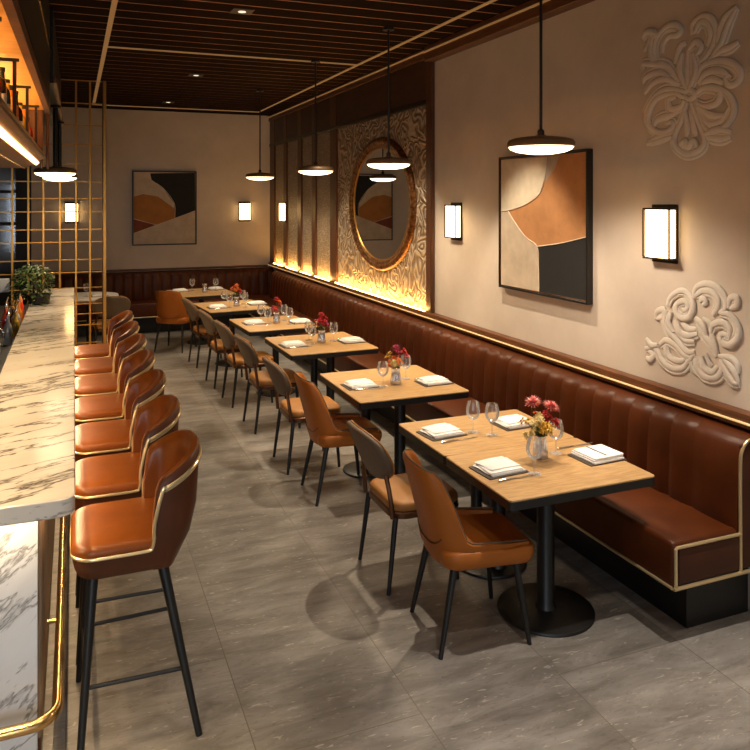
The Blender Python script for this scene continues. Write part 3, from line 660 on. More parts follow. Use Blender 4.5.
for i in range(760):
    th = R.uniform(0, 2*PI); ph = R.uniform(-.6, 1.45); rr = R.uniform(.55, 1)**.5
    c = Vector((-.06+math.cos(th)*math.cos(ph)*.20*rr, math.sin(th)*math.cos(ph)*.20*rr, .20+math.sin(ph)*(.21 if ph > 0 else .36)*rr))
    leafcard(b, c, Vector((math.cos(th), math.sin(th), R.uniform(-.4, .9))), R.uniform(.03,.055), R.uniform(.009,.015))
for i in range(26):
    th = 2*PI*i/26; a = R.uniform(.4,1); tube(bs, [(0,0,.07),(math.cos(th)*.10*a,math.sin(th)*.10*a,.20),(math.cos(th)*.2*a,math.sin(th)*.2*a,.30)], .003, 5)
f = obj('foliage', b, 'bushleaf', t); f['kind'] = 'stuff'; obj('stems', bs, 'twig', t)

# ------------------------------------------------------------------ gold lattice screen behind the bar
sc = thing('lattice_screen', 'tall gold lattice screen standing behind the far end of the bar', 'screen', (0, 9.86, 0))
for x in (.184,.023,-.159,-.344,-.509,-.683,-.86,-1.03):
    b = new(); rbox(b, x-.012, x+.012, -.012, .012, .04, 3.59, .003, 1); obj('upright', b, 'gold', sc)
b = new(); rbox(b, .335, .372, -.02, .02, 0, 3.60, .004, 1); obj('post', b, 'gold', sc)
b = new(); rbox(b, .325, .335, -.022, .022, 0, 3.60, .002, 1); obj('post_edge', b, 'bronze', sc)
for z in (3.59,3.31,3.04,2.80,2.567,2.343,2.139,1.977,1.76,1.605,1.388,1.232,1.04,.84,.717,.58,.36,.05):
    b = new(); rbox(b, -1.05, .335, -.006, .006, z-.0065, z+.0065, .002, 1); obj('rail', b, 'gold', sc)

# ------------------------------------------------------------------ hanging bottle shelf over the bar
g = thing('bottle_gantry', 'hanging wooden bottle shelf with glowing underside above the counter', 'shelf', (0, 0, 0))
gx = lambda y: -.247+.0065*y
def gan(name, mat, sect, y0, y1):
    b = new(); loft(b, [[(gx(y)+x, y, z) for x, z in sect] for y in (y0, y1)]); return obj(name, b, mat, g)
gan('shelf_board', 'walnuty', [(-.80,2.36),(-.135,2.36),(-.065,2.395),(-.035,2.42),(.0,2.435),(.0,2.455),(-.80,2.455)], 1.2, 6.2)
gan('shelf_edge', 'brass', [(.0,2.447),(.006,2.447),(.006,2.459),(.0,2.459)], 1.2, 6.2)
gan('light_strip', 'shelfglow', [(-.062,2.385),(-.038,2.405),(-.034,2.400),(-.058,2.380)], 1.2, 6.15)
gan('underside_line', 'brass', [(-.150,2.355),(-.138,2.355),(-.138,2.361),(-.150,2.361)], 1.2, 6.2)
gan('top_board', 'honey', [(-.80,2.80),(.03,2.80),(.03,2.83),(-.80,2.83)], 1.2, 6.2)
gan('back_board', 'honey', [(-.80,2.455),(-.78,2.455),(-.78,2.80),(-.80,2.80)], 1.2, 6.2)
gan('beam', 'walnut', [(.005,2.778),(.040,2.778),(.040,2.84),(.005,2.84)], 1.2, 6.2)
gan('fascia', 'blackwood', [(-.75,2.83),(.035,2.87),(.035,3.58),(-.75,3.58)], 1.2, 6.2)
gan('fascia_line', 'brass', [(.035,3.23),(.043,3.23),(.043,3.245),(.035,3.245)], 1.2, 6.2)
gan('back_light', 'amberled', [(-.775,2.76),(-.755,2.76),(-.755,2.785),(-.775,2.785)], 1.3, 6.1)
b = new(); rbox(b, gx(6.2)-.8, gx(6.2)-.01, 6.17, 6.2, 2.455, 2.80); obj('end_board', b, 'walnutv', g)
for y in (2.2, 3.0, 3.85, 4.75, 5.7):
    b = new(); x = gx(y)-.035; rbox(b, x-.008, x+.008, y-.008, y+.008, 2.455, 2.775); rbox(b, x-.75, x+.02, y-.007, y+.007, 2.765, 2.78); obj('hanger', b, 'black', g)
b = new(); rbox(b, gx(6.2)+.01, gx(6.2)+.03, 6.2, 6.225, 2.36, 3.6, .003, 1); rbox(b, gx(6.2)-.03, gx(6.2)-.012, 6.202, 6.225, 2.36, 3.6, .003, 1); obj('end_post', b, 'bronze', g)
t = thing('bulkhead', 'dark timber bulkhead running from the bottle shelf to the lattice screen', 'bulkhead', (0,0,0))
b = new(); rbox(b, -1.0, -.15, 6.24, 9.80, 3.02, 3.598); obj('casing', b, 'blackwood', t)
b = new(); rbox(b, -.15, -.12, 6.24, 9.80, 3.02, 3.08, .004, 1); obj('edge_trim', b, 'walnuty', t)
def liquor(mat, h, r, kind):
    root = thing('liquor_bottle', '', 'bottle', group='spirit bottles on the hanging shelf')
    if kind == 'square':
        b = new(); loft(b, [[(x*k, y*k, z) for x, y in rrect(-r, r, -r, r, r*.25, 3)] for z, k in ((0,.94),(.006,1),(h*.62,1),(h*.67,.9),(h*.71,.4),(h*.93,.36))])
    else:
        b = new(); lathe(b, [(r*.92,0),(r,.006),(r,h*.56),(r*.88,h*.64),(r*.42,h*.72),(r*.36,h*.93)], 18)
    obj('body', b, mat, root)
    b = new(); q = r*1.015
    if kind == 'square': loft(b, [[(x, y, z) for x, y in rrect(-q, q, -q, q, q*.25, 3)] for z in (h*.16,h*.46)])
    else: lathe(b, [(q,h*.16),(q,h*.42)], 18)
    obj('label', b, 'label' if mat in ('b_clear','b_dark','b_teal') else 'honey', root)
    b = new(); lathe(b, [(r*.44,h*.93),(r*.44,h*.99),(r*.40,h)], 14); obj('cap', b, 'dark' if mat != 'b_redliq' else 'gold', root)
    return root
bl = [(2.62,'b_dark',.36,'round','dark bottle with a grey label at the left picture edge of the shelf'),(2.80,'b_clear',.34,'square','square clear bottle with grey label, second on the hanging shelf'),(2.99,'b_amber',.31,'square','square amber bottle with honey label, third on the hanging shelf'),(3.17,'b_amber',.33,'round','round amber bottle, fourth on the hanging shelf'),
 (3.36,'b_teal',.34,'round','dark teal bottle, fifth on the hanging shelf'),(3.56,'b_redliq',.32,'round','red bottle with gold cap beside the teal one'),(3.78,'b_dark',.34,'square','square dark bottle right after the red one'),(4.02,'b_teal',.33,'round','second teal bottle, behind the square dark one'),
 (4.28,'b_yellowliq',.31,'square','square yellow bottle in the middle of the shelf'),(4.56,'b_orangeliq',.31,'round','round orange bottle next to the yellow one'),(4.86,'b_dark',.33,'round','round dark bottle past the orange one'),(5.2,'b_yellowliq',.30,'round','round yellow bottle near the far shelf end'),(5.55,'b_amber',.32,'square','square amber bottle at the far shelf end'),(5.9,'b_redliq',.30,'round','last red bottle, against the shelf end board')]
for y, m_, h, kd, l in bl:
    o = liquor(m_, h*.93, .04, kd); o.location = (gx(y)-.105, y, 2.455); o['label'] = l
for y, m_, h, l in [(2.9,'b_dark',.30,'dark bottle in the back row behind the square clear bottle'),(3.28,'b_orangeliq',.31,'orange bottle in the back row behind the round amber bottle'),(3.68,'b_amber',.30,'amber bottle in the back row behind the red bottle'),(4.15,'b_redliq',.30,'red bottle in the back row behind the teal bottle')]:
    o = liquor(m_, h, .04, 'round'); o.location = (gx(y)-.24, y, 2.455); o['label'] = l

# ------------------------------------------------------------------ pendant lamps
def pendant(label, x, y, z, r, rodr, glowmat, group, ztop=CZ):
    t = thing('pendant_lamp', label, 'pendant lamp', (x, y, 0), 0, group)
    b = new(); lathe(b, [(r*.97,z),(r,z+.006),(r*.995,z+.026),(r*.95,z+.040),(r*.80,z+.050),(r*.5,z+.058),(r*.16,z+.064),(.03,z+.068)], 40); sd = obj('shade', b, 'lampshade', t)
    b = new(); lathe(b, [(.01,z-.042),(r*.4,z-.039),(r*.72,z-.028),(r*.90,z-.014),(r*.965,z+.002)], 40, capt=True); obj('diffuser', b, glowmat, sd)
    b = new(); lathe(b, [(.020,z+.066),(.020,z+.095),(.010,z+.105)], 14); obj('stem_collar', b, 'darkbronze', t)
    b = new(); rod(b, (0,0,z+.10), (0,0,ztop-.02), rodr); obj('cord', b, 'black', t)
    b = new(); lathe(b, [(.05,ztop-.022),(.05,ztop)], 20); obj('ceiling_rose', b, 'black', t)
    return t
PEN = [(2.50,3.63),(2.505,5.89),(2.375,7.56),(2.315,9.85)]
for (x, y), l in zip(PEN, ['nearest disc pendant lamp, in front of the large wall picture','disc pendant lamp hanging in front of the oval mirror','third disc pendant lamp, before the fretwork panels','farthest disc pendant lamp over the tables, near the back wall']):
    pendant(l, x, y, 2.425, .193, .009, 'lampglow', 'disc pendant lamps over the tables')
BPEN = [(-.165,7.72),(-.152,9.30)]
for (x, y), l in zip(BPEN, ['nearer disc pendant lamp over the bar counter','farther disc pendant lamp over the bar, close to the lattice screen']):
    pendant(l, x, y, 2.375, .19, .022, 'barlampglow', 'disc pendant lamps over the bar', 3.02)
DL = [(1.22,5.80),(1.34,8.97),(1.32,11.60)]
for (x, y), l in zip(DL, ['nearest recessed ceiling downlight','middle recessed ceiling downlight','farthest recessed ceiling downlight, near the back wall']):
    t = thing('downlight', l, 'ceiling light', (x, y, 0), 0, 'recessed ceiling downlights')
    b = new(); rbox(b, -.085, .085, -.085, .085, CZ-.006, CZ, .003, 1); obj('bezel', b, 'darkbronze', t)
    b = new(); lathe(b, [(.03,CZ-.0085),(.032,CZ-.006)], 16); obj('lens', b, 'downlens', t)

# ------------------------------------------------------------------ wall sconces (local: wall plane y=0, faces -Y)
def sconce():
    root = thing('wall_sconce', '', 'wall lamp', group='ribbed glass wall sconces')
    b = new(); rbox(b, -.100, .100, -.014, 0, -.172, .172, .003, 1); obj('backplate', b, 'darkbronze', root)
    b = new()
    n = 7
    for i in range(n):
        x = -.095+.19*(i+.5)/n; prism(b, [(x-.0115,-.016),(x-.0115,-.062),(x-.006,-.071),(x+.006,-.071),(x+.0115,-.062),(x+.0115,-.016)], 'z', -.140, .140)
    obj('ribbed_glass', b, 'sconceglow', root)
    b = new(); rbox(b, -.108, .108, -.078, -.012, .140, .152, .002, 1); obj('cap', b, 'darkbronze', root)
    b = new(); rbox(b, -.108, .108, -.078, -.012, -.152, -.140, .002, 1); obj('cap', b, 'darkbronze', root)
    for x in (-.105, .105):
        b = new(); rbox(b, x-.004, x+.004, -.078, -.070, -.140, .140); obj('frame_bar', b, 'darkbronze', root)
        b = new(); rbox(b, x-.003, x+.003, -.022, -.014, -.140, .140); obj('frame_bar', b, 'darkbronze', root)
    return root
SCN = Series(sconce); SP = []
for l, loc, rz in [('nearest wall sconce, between the two plaster reliefs',(WX,3.437,1.922),-90),('wall sconce between the wooden panelling and the large picture',(WX,6.02,1.925),-90),('wall sconce on a panelling post near the back corner',(3.195,11.845,1.925),-90),
    ('wall sconce on the back wall between picture and corner',(2.742,BY,1.92),0),('wall sconce on the back wall seen through the gold lattice',(-.035,BY,1.92),0)]:
    SCN(l, loc, rad(rz)); SP.append((loc, rz))

# ------------------------------------------------------------------ pictures
def picture(name, label, data, side):
    root = thing(name, label, 'picture', (0,0,0))
    cs = data['corners']; h0, h1 = min(c[0] for c in cs), max(c[0] for c in cs); z0, z1 = sum(sorted(c[1] for c in cs)[:2])/2, sum(sorted(c[1] for c in cs)[2:])/2
    W = WX if side else BY; D = .05
    def P(p, d): return (W-d, p[0], p[1]) if side else (p[0], W-d, p[1])
    b = new()
    def bx(a0, a1, d0, d1, c0, c1):
        if side: rbox(b, W-d1, W-d0, a0, a1, c0, c1, .002, 1)
        else: rbox(b, a0, a1, W-d1, W-d0, c0, c1, .002, 1)
    f = .016
    bx(h0, h0+f, 0, D, z0, z1); bx(h1-f, h1, 0, D, z0, z1); bx(h0+f, h1-f, 0, D, z0, z0+f); bx(h0+f, h1-f, 0, D, z1-f, z1)
    obj('frame', b, 'frameart', root)
    a0, a1, c0, c1 = h0+f+.006, h1-f-.006, z0+f+.006, z1-f-.006
    cl = lambda p: (min(a1, max(a0, p[0])), min(c1, max(c0, p[1])))
    b = new()
    if side: rbox(b, W-.040, W-.004, a0, a1, c0, c1)
    else: rbox(b, a0, a1, W-.040, W-.004, c0, c1)
    mats = ['art_ochre' if side else 'art_sand']
    for i, (k_, z) in enumerate([x for x in data.items() if x[0][0] != 'l' and x[0] != 'corners']):
        d = .0402+.0003*i
        f_ = b.faces.new([b.verts.new(P(cl(p), d)) for p in z]); mats.append('art_'+dict(beige='sand').get(k_, k_)); f_.material_index = len(mats)-1
    o = obj('canvas', b, mats, root)
    b = new()
    for k_ in data:
        if k_[0] == 'l': tube(b, smooth_path([P(cl(p), .0415) for p in data[k_]], 5), .0035, 5)
    obj('painted_line', b, 'art_line', root)
    return root
picture('framed_picture', 'large black framed abstract in ochre, cream and black on the right wall', ART_SIDE, True)
picture('framed_picture', 'black framed abstract in orange, black and sand on the back wall', ART_BACK, False)

# ------------------------------------------------------------------ oval mirror
MY, MZ, MA, MB = 7.80, 2.075, .965, .755
mr = thing('oval_mirror', 'oval mirror in an ornate bronze frame on the carved panel', 'mirror', (3.218, MY, MZ))
def ell(a, c_, x, n=72): return [(x, a*math.cos(2*PI*i/n), c_*math.sin(2*PI*i/n)) for i in range(n)]
b = new()
prof = [(0,0),(-.022,.004),(-.040,.02),(-.046,.045),(-.040,.070),(-.030,.082),(-.034,.095),(-.026,.108),(-.012,.118),(0,.12)]
rings = []
for i in range(144):
    a = 2*PI*i/144; w = 1+.10*math.sin(a*36)
    rings.append([(x*(w if 1 < j < 6 else 1), (MA-o*1.15)*math.cos(a), (MB-o)*math.sin(a)) for j, (x, o) in enumerate(prof)])
loft(b, rings, loop=True); obj('frame', b, 'framebronze', mr, 60)
b = new(); loft(b, [ell(MA-.135, MB-.118, -.001), ell(MA-.135, MB-.118, -.010)]); obj('mirror_glass', b, 'mirror', mr)
b = new(); tube(b, ell(MA-.14, MB-.123, -.013), .007, 6, closed=True); obj('inner_bead', b, 'gold', mr)

# ------------------------------------------------------------------ plaster reliefs
def relief(label, strokes, r0):
    ys = [p[0] for s in strokes for p in s]; zs = [p[1] for s in strokes for p in s]; cy, cz = (min(ys)+max(ys))/2, (min(zs)+max(zs))/2
    b = new()
    for i, s in enumerate(strokes):
        pts = smooth_path([(-.002-.0012*(i % 4), p[0]-cy, p[1]-cz) for p in s], 6); m = len(pts)
        L = sum((pts[j+1]-pts[j]).length for j in range(m-1)); w = min(r0, L*.16)
        rr = [w*(.45+.75*math.sin(PI*min(1, .12+.80*j/(m-1)))**.8) for j in range(m)]
        tube(b, pts, rr, 10, flat=(0, .55))
        # an incised companion ridge makes the acanthus ribs
        if L > .16:
            off = []
            for j in range(m):
                d = (pts[min(m-1,j+1)]-pts[max(0,j-1)]); q = Vector((0, -d.z, d.y)); q = q.normalized() if q.length > 1e-6 else q
                off.append(pts[j]+q*rr[j]*1.25+Vector((.002,0,0)))
            tube(b, off, [x*.55 for x in rr], 8, flat=(0, .6))
    for q in b.verts: q.co.x = min(q.co.x, .0035)          # flat backs against the wall
    o = obj('plaster_relief', b, 'plaster', None, 70, (WX-.0025, cy, cz)); tag(o, label, 'wall ornament', 'white plaster reliefs on the right wall')
relief('white plaster acanthus relief above the nearest sconce', SCROLL_UPPER, .019)
relief('white plaster scroll relief below the nearest sconce', SCROLL_LOWER, .018)
# ------------------------------------------------------------------ on the tables
TZ = .750
def napkin():
    """cloth folded in three, lying flat; local x across, y along the fold"""
    b = new(); w, l = .105, .085
    def layer(z0, th, x0, x1, y0, y1, lift, twist):
        rings = []; n = 10
        for i in range(n+1):
            t = i/n; y = y0+(y1-y0)*t; ring = []
            sec = [(x0,z0+th*.5),(x0+.006,z0),(x1-.006,z0),(x1,z0+th*.5),(x1-.006,z0+th),((x0+x1)/2,z0+th*1.12),(x0+.006,z0+th)]
            for x, z in sec:
                h = lift*(x-x0)/(x1-x0)*t+.0015*math.sin(9*t+x*40)*(z > z0+.001)
                ring.append((x+twist*(t-.5), y, max(z+h, z0)))
            rings.append(ring)
        loft(b, rings)
    layer(0, .009, -w, w, -l, l, .0, .0); layer(.0098, .007, -w+.006, w-.008, -l+.004, l-.010, .002, .012); layer(.0178, .006, -w+.016, w-.02, -l+.030, l-.004, .004, -.014)
    o = obj('folded_napkin', b, 'linen', None, 50); return tag(o, '', 'napkin', 'folded white napkins')
def placemat():
    b = new(); slab(b, -.128, .112, -.100, .094, 0, .005, .008, .001)
    return tag(obj('placemat', b, 'slate'), '', 'placemat', 'dark placemats under the napkins')
def knife():
    root = thing('table_knife', '', 'knife', group='table knives')
    b = new(); loft(b, [[(x, -.009*k, .001), (x, .006*k, .001), (x, .006*k, .003), (x, -.009*k, .0025)] for x, k in ((.0,.6),(.02,1),(.10,1.05),(.128,.55),(.134,.1))]); obj('blade', b, 'steel', root)
    b = new(); tube(b, [(-.115,0,.0055),(-.11,0,.0055),(-.05,0,.0055),(.0,0,.004)], [.003,.0055,.0052,.0035], 8); obj('handle', b, 'steel', root)
    return root
def wine_glass():
    root = thing('wine_glass', '', 'wine glass', group='stemmed wine glasses')
    b = new(); lathe(b, [(.034,0),(.0345,.0015),(.030,.003),(.010,.006),(.0045,.012)], 24); obj('foot', b, 'glass', root)
    b = new(); lathe(b, [(.0045,.012),(.0036,.03),(.0036,.062),(.006,.072)], 12, capb=False, capt=False); obj('stem', b, 'glass', root)
    b = new(); pr = [(.006,.072),(.022,.080),(.035,.095),(.0415,.115),(.042,.135),(.038,.158),(.033,.178)]
    lathe(b, pr, 28, capb=False, capt=False); lathe(b, [(r-.0012, z+.0008) for r, z in pr], 28, capb=False, capt=False)
    tube(b, [(.0326*math.cos(2*PI*i/28), .0326*math.sin(2*PI*i/28), .178) for i in range(28)], .0011, 5, closed=True); obj('bowl', b, 'glass', root)
    return root
def vase():
    root = thing('flower_vase', '', 'vase', group='silvered ribbed glass vases')
    rings = []
    for r, z in ((.036,0),(.040,.004),(.038,.03),(.033,.07),(.0305,.10),(.032,.115),(.035,.122),(.031,.121),(.027,.10),(.028,.02)):
        rings.append([((r*(1+.045*math.cos(16*a)))*math.cos(a), (r*(1+.045*math.cos(16*a)))*math.sin(a), z) for a in [2*PI*i/64 for i in range(64)]])
    b = new(); loft(b, rings); bd = obj('body', b, 'vaseglass', root, 70)
    b = new(); rr = [( .0355*math.cos(2*PI*i/32), .0355*math.sin(2*PI*i/32), .121) for i in range(32)]; tube(b, rr, .002, 6, closed=True); obj('rim', b, 'steel', bd)
    return root
m, t_, b_ = nt('silvered ribbed glass'); b_.inputs['Base Color'].default_value = (.62,.62,.66,1); b_.inputs['Metallic'].default_value = .8; b_.inputs['Roughness'].default_value = .16; M['vaseglass'] = m
NK, PM, KN, WG, VA = Series(napkin), Series(placemat), Series(knife), Series(wine_glass), Series(vase)
def place(tl, x, y, rz, kdy=-.118, kn=True):
    PM('dark placemat under the napkin '+tl, (x, y, TZ), rad(rz), 'dark placemats under the napkins')
    NK('folded white napkin '+tl, (x, y, TZ+.0055), rad(rz), 'folded white napkins')
    if kn:
        c, s_ = math.cos(rad(rz)), math.sin(rad(rz)); kx, ky = .01, kdy
        KN('steel knife beside the napkin '+tl, (x+kx*c-ky*s_, y+kx*s_+ky*c, TZ+.0003), rad(rz), 'table knives')
place('at the front left of the nearest table', 2.005, 3.275, 4, -.140)
place('at the left of the table just behind the nearest one', 2.005, 3.905, 6, -.150)
place('at the right of the table just behind the nearest one', 2.50, 3.90, 3, .125)
# front right setting: flat square napkin with a black band
PM('dark placemat under the banded napkin at the front right', (2.585, 3.235, TZ), rad(2), 'dark placemats under the napkins')
t = thing('folded_napkin', 'square white napkin with a black band at the right of the nearest table', 'napkin', (2.585, 3.235, TZ+.0055), rad(4), 'folded white napkins')
b = new(); slab(b, -.105, .100, -.095, .090, 0, .010, .006, .002); slab(b, -.102, .098, -.090, .088, .0105, .020, .006, .003); slab(b, -.098, .099, -.092, .080, .0205, .029, .008, .003); cl = obj('cloth', b, 'linen', t)
b = new(); rbox(b, -.012, -.002, -.075, .078, .0290, .0300); obj('band', b, 'black', cl)
KN('steel knife behind the banded napkin on the nearest table', (2.575, 3.425, TZ+.0003), rad(4), 'table knives')
TN = {2:'orange and yellow flowers',3:'crimson and lime flowers',4:'deep red flowers',5:'small orange red flowers',6:'vase on the farthest table'}
for i, (lx, ly, rx, ry, rz) in {2:(1.96,5.13,2.51,5.02,2),3:(1.92,6.79,2.50,6.77,3),4:(1.86,8.18,2.36,8.05,3),5:(1.70,9.55,2.24,9.68,5),6:(1.48,11.47,2.02,11.52,6)}.items():
    place('left of the '+TN[i], lx, ly, rz); place('right of the '+TN[i], rx, ry, rz, .125)
# glasses
for x, y, l in [(2.185,3.862,'left one of the two wine glasses on the table behind the nearest one'),(2.262,3.775,'right one of the two wine glasses on the table behind the nearest one'),(2.135,3.155,'wine glass in front of the nearest vase'),(2.418,3.372,'wine glass to the right of the nearest vase'),
    (2.105,5.055,'wine glass left of the orange and yellow flowers'),(2.36,5.21,'wine glass right of the orange and yellow flowers'),
    (2.10,6.80,'front left wine glass by the crimson flowers'),(2.13,7.00,'rear left wine glass by the crimson flowers'),(2.34,6.86,'wine glass right of the crimson flowers'),
    (1.98,8.05,'front left wine glass by the deep red flowers'),(1.96,8.30,'rear left wine glass by the deep red flowers'),(2.21,8.22,'rear right wine glass by the deep red flowers'),(2.20,7.96,'front right wine glass by the deep red flowers'),
    (1.84,9.50,'front left wine glass by the small orange red flowers'),(1.82,9.78,'rear left wine glass by the small orange red flowers'),(2.06,9.74,'rear right wine glass by the small orange red flowers'),(2.03,9.46,'front right wine glass by the small orange red flowers'),
    (1.655,11.46,'left wine glass on the farthest table'),(1.99,11.36,'right wine glass on the farthest table')]:
    WG(l, (x, y, TZ+.0008), R.uniform(0, 6), 'stemmed wine glasses')
# white table behind the lattice
PM('dark placemat on the white table beyond the lattice', (.34, 11.36, TZ), rad(5), 'dark placemats under the napkins'); NK('folded white napkin on the white table beyond the lattice', (.34, 11.36, TZ+.0055), rad(5), 'folded white napkins')
WG('wine glass on the white table beyond the lattice', (.16, 11.34, TZ+.0008), 0, 'stemmed wine glasses')
# flowers
def blossom(root, c, r, mat, kind, dirv=(0,0,1)):
    b = new(); d = Vector(dirv).normalized(); q = d.to_track_quat('Z', 'Y'); c = Vector(c)
    if kind == 'dahlia':
        for ring_, (n, tilt, ln) in enumerate(((16,.05,1.),(16,.30,.95),(13,.60,.78),(9,.95,.55))):
            for i in range(n):
                a = 2*PI*(i+.5*(ring_ % 2))/n; v = Vector((math.cos(a)*math.cos(tilt), math.sin(a)*math.cos(tilt), math.sin(tilt)))
                leafcard(b, c+q@Vector((0,0,.004*ring_)), q@v, r*ln*R.uniform(.85,1.1), r*.095, .02, (i+ring_) % 2)
    else:
        for k_ in range(11):
            o = Vector((R.uniform(-1,1), R.uniform(-1,1), R.uniform(-.6,.8)))*r*.75
            n = 6
            for i in range(n):
                a = 2*PI*i/n+k_; v = Vector((math.cos(a), math.sin(a), R.uniform(.25,.8)))
                leafcard(b, c+q@o, q@v, r*.5, r*.17, .2)
    lathe(b, [(r*.12,-.004),(r*.16,0),(r*.1,.006)], 8, c)
    return obj('blossom', b, [mat, 'petal_blush' if mat == 'petal_pink' else mat], root)
def bouquet(label, loc, flowers, seed, h=.125, nleaf=34):
    R.seed(seed); root = thing('bouquet', label, 'flowers', (loc[0], loc[1], TZ), 0, 'posies on the tables')
    bs = new()
    for c, r, mat, kd, dv in flowers:
        tube(bs, smooth_path([(c[0]*.1, c[1]*.1, .03), (c[0]*.25, c[1]*.25, h), (c[0]*.8, c[1]*.8, c[2]-.015), (c[0], c[1], c[2]-.003)], 4), .0016, 5)
    obj('stems', bs, 'twig', root)
    for f in flowers: blossom(root, *f)
    b = new()
    for i in range(nleaf):
        a = R.uniform(0, 2*PI); z = R.uniform(h-.002, h+.055); rr = R.uniform(.0,.03)
        leafcard(b, Vector((math.cos(a)*rr, math.sin(a)*rr, z)), Vector((math.cos(a), math.sin(a), R.uniform(.0,.9))), R.uniform(.028,.05), R.uniform(.007,.011), .3)
    obj('leaves', b, 'leaf', root)
VX = [(2.300,3.345),(2.224,5.09),(2.205,6.83),(2.09,8.10),(1.95,9.60),(1.80,11.20)]
VL = ['silvered ribbed vase of yellow and pink flowers on the nearest table','silvered ribbed vase holding the orange and yellow flowers','silvered ribbed vase holding the crimson and lime flowers','silvered ribbed vase holding the deep red flowers','silvered ribbed vase holding the small orange red flowers','silvered ribbed vase on the farthest table, without tall flowers']
for (x, y), l in zip(VX, VL): VA(l, (x, y, TZ), 0, 'silvered ribbed glass vases')
bouquet('bouquet of yellow, pink and red flowers on the nearest table', VX[0], [((-.025,.03,.285),.052,'petal_pink','dahlia',(-.2,-.2,1)),((.062,-.005,.262),.052,'petal_pink','dahlia',(.25,-.35,1)),((.055,-.035,.20),.038,'petal_red','cluster',(.4,-.5,.6)),((.03,-.01,.215),.036,'petal_red','cluster',(.3,-.6,.6)),
    ((-.055,-.035,.215),.044,'petal_paleyellow','cluster',(-.3,-.6,.8)),((-.025,-.06,.19),.044,'petal_yellow','cluster',(0,-.8,.6)),((.005,-.06,.168),.034,'petal_yellow','cluster',(.1,-.8,.4)),((-.085,-.035,.155),.036,'petal_paleyellow','cluster',(-.8,-.4,.3)),((-.07,.03,.19),.036,'petal_yellow','cluster',(-.5,.5,.8)),((.02,.05,.20),.034,'petal_orange','cluster',(.2,.7,.8))], 3, .12, 60)
def posy(label, loc, mats, seed):
    R.seed(seed); fl = []
    for i, m_ in enumerate(mats):
        a = 2*PI*i/len(mats)+.5; rr = R.uniform(.03,.062); z = R.uniform(.155,.25)
        fl.append(((math.cos(a)*rr, math.sin(a)*rr, z), R.uniform(.030,.040), m_, 'dahlia' if i % 3 == 1 else 'cluster', (math.cos(a)*.7, math.sin(a)*.7-.2, .8)))
    fl.append(((0,0,.262), .040, mats[0], 'dahlia', (-.1,-.4,1)))
    bouquet(label, loc, fl, seed+1)
posy('bouquet of orange and yellow flowers beyond the two joined nearest tables', VX[1], ['petal_magenta','petal_orange','petal_yellow','petal_orange','petal_paleyellow','petal_orange','petal_red'], 21)
posy('bouquet of crimson and lime flowers in the middle of the table row', VX[2], ['petal_red','petal_magenta','petal_paleyellow','petal_red','petal_red','petal_magenta'], 33)
posy('bouquet of deep red flowers behind the crimson and lime ones', VX[3], ['petal_red','petal_orange','petal_magenta','petal_red','petal_orange'], 45)
posy('bouquet of small orange red flowers on the last but one table', VX[4], ['petal_orange','petal_red','petal_orange','petal_orange','petal_red'], 57)

# ------------------------------------------------------------------ lights
def spot(name, loc, energy, color, angle=120, blend=.4, size=.03, aim=None):
    l = bpy.data.lights.new(name, 'SPOT'); l.energy = energy; l.color = color; l.spot_size = rad(angle); l.spot_blend = blend; l.shadow_soft_size = size
    o = bpy.data.objects.new(name, l); COL.objects.link(o); o.location = loc
    if aim: o.rotation_euler = (Vector(aim)-Vector(loc)).to_track_quat('-Z', 'Y').to_euler()
    return o
def area(name, loc, energy, color, sx, sy, aim, spread=180):
    l = bpy.data.lights.new(name, 'AREA'); l.energy = energy; l.color = color; l.shape = 'RECTANGLE'; l.size = sx; l.size_y = sy; l.spread = rad(spread)
    o = bpy.data.objects.new(name, l); COL.objects.link(o); o.location = loc
    o.rotation_euler = (Vector(aim)-Vector(loc)).to_track_quat('-Z', 'Y').to_euler(); return o
def strip(name, loc, energy, color, sx, sy, beta):
    o = area(name, loc, energy, color, sx, sy, (loc[0], loc[1], 0)); o.rotation_euler = (0, rad(beta), 0); return o
WARM, NEUT = (1,.74,.46), (1,.86,.70)
for i, (x, y) in enumerate(PEN): spot('pendant_light', (x, y, 2.362), 85 if i == 0 else 75, (1,.83,.64) if i == 0 else (1,.77,.50), 150, .6, .13)
for x, y in BPEN: spot('bar_pendant_light', (x, y, 2.322), 75, WARM, 140, .5, .04)
for x, y in DL: spot('downlight_light', (x, y, CZ-.02), 50, (1,.76,.50), 60, .8, .03)
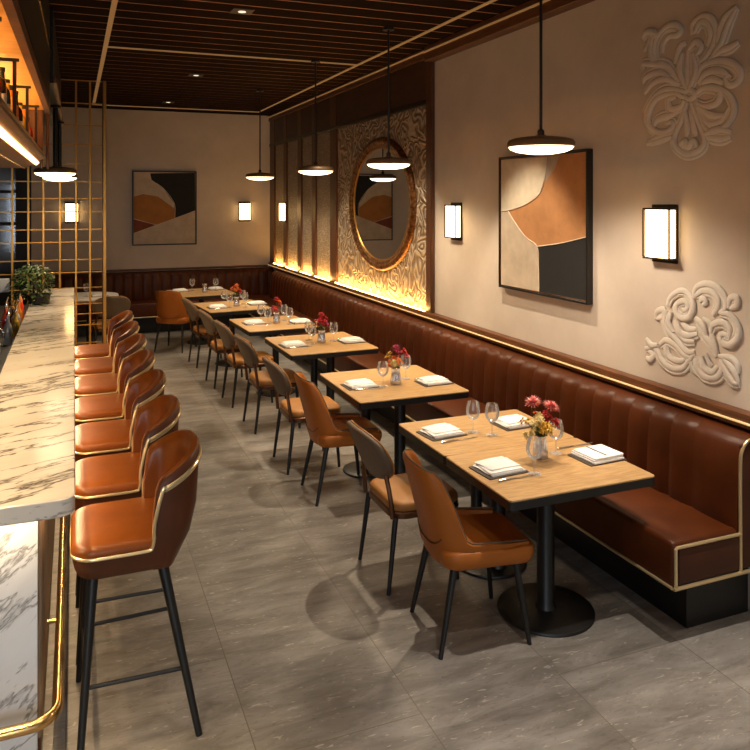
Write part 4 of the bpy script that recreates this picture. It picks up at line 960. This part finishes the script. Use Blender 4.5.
# further ceiling downlights of the same room, nearer than the picture shows
for x, y, e in ((.9,3.0,32),(1.5,1.5,75)): spot('downlight_light', (x, y, CZ-.02), e, (1,.87,.72), 80, .6, .03)
area('counter_light', (-.30, 3.02, .975), 2.2, (1,.72,.42), .3, .05, (-.30, 3.06, 0))
for x, y, e in ((2.45,4.76,275),(2.45,6.75,150),(2.4,8.7,130),(2.3,11.0,110)): spot('downlight_light', (x, y, CZ-.02), e, (1,.84,.63), 66, .35, .02)
strip('shelf_strip_light', (-.275, 3.9, 2.352), 27, (1,.72,.40), .03, 4.6, 3).data.spread = rad(75)
spot('downlight_light', (2.6, 2.3, CZ-.02), 250, (1,.90,.78), 62, .4, .02, (2.55, 1.75, 0))
strip('counter_light', (-.085, 6.4, .970), 26, (1,.68,.36), .012, 6.6, -3)
for y0, y1 in BAYS: strip('panel_light', (3.168, (y0+y1)/2, 1.048), 5.0*(y1-y0), (1,.52,.14), .014, y1-y0-.02, 203)
area('bar_end_fill', (-1.5, FY+.2, 1.5), 14, (.82,.91,1.), 1.2, 2.2, (-.3, 3.1, .7), 70)  # added cool fill aimed at the bar end, with no door behind it
area('street_window', (-1.7, BY+.6, 2.0), 5, (.8,.9,1.), 1.2, 1.2, (-1.6, BY+.9, 1.9))
strip('shelf_light', (-.52, 3.8, 2.48), 55, (1,.55,.16), .06, 4.4, 180)
area('street_window', (.8, FY-.25, 1.7), 24, (.93,.96,1.), 4.6, 2.6, (1.2, 4, .8))
w = bpy.data.worlds.new('room air'); S.world = w; w.use_nodes = True
w.node_tree.nodes['Background'].inputs['Color'].default_value = (.9,.86,.8,1); w.node_tree.nodes['Background'].inputs['Strength'].default_value = .035

# ------------------------------------------------------------------ camera
cam = bpy.data.cameras.new('camera'); co = bpy.data.objects.new('camera', cam); COL.objects.link(co)
co.location = (0, 0, 2.12); co.rotation_euler = (rad(90), 0, -math.atan(301/745))
cam.sensor_width = 36; cam.sensor_fit = 'HORIZONTAL'; cam.lens = 36*745/750; cam.shift_x = 0; cam.shift_y = -175/750
cam.clip_start = .05; cam.clip_end = 60
S.camera = co
v = S.view_settings; v.view_transform = 'Standard'; v.look = 'None'; v.exposure = .15; v.gamma = 1.; v.use_curve_mapping = False
S.cycles.use_denoising = True; S.cycles.max_bounces = 8; S.cycles.diffuse_bounces = 4; S.cycles.transparent_max_bounces = 16; S.cycles.sample_clamp_indirect = 4
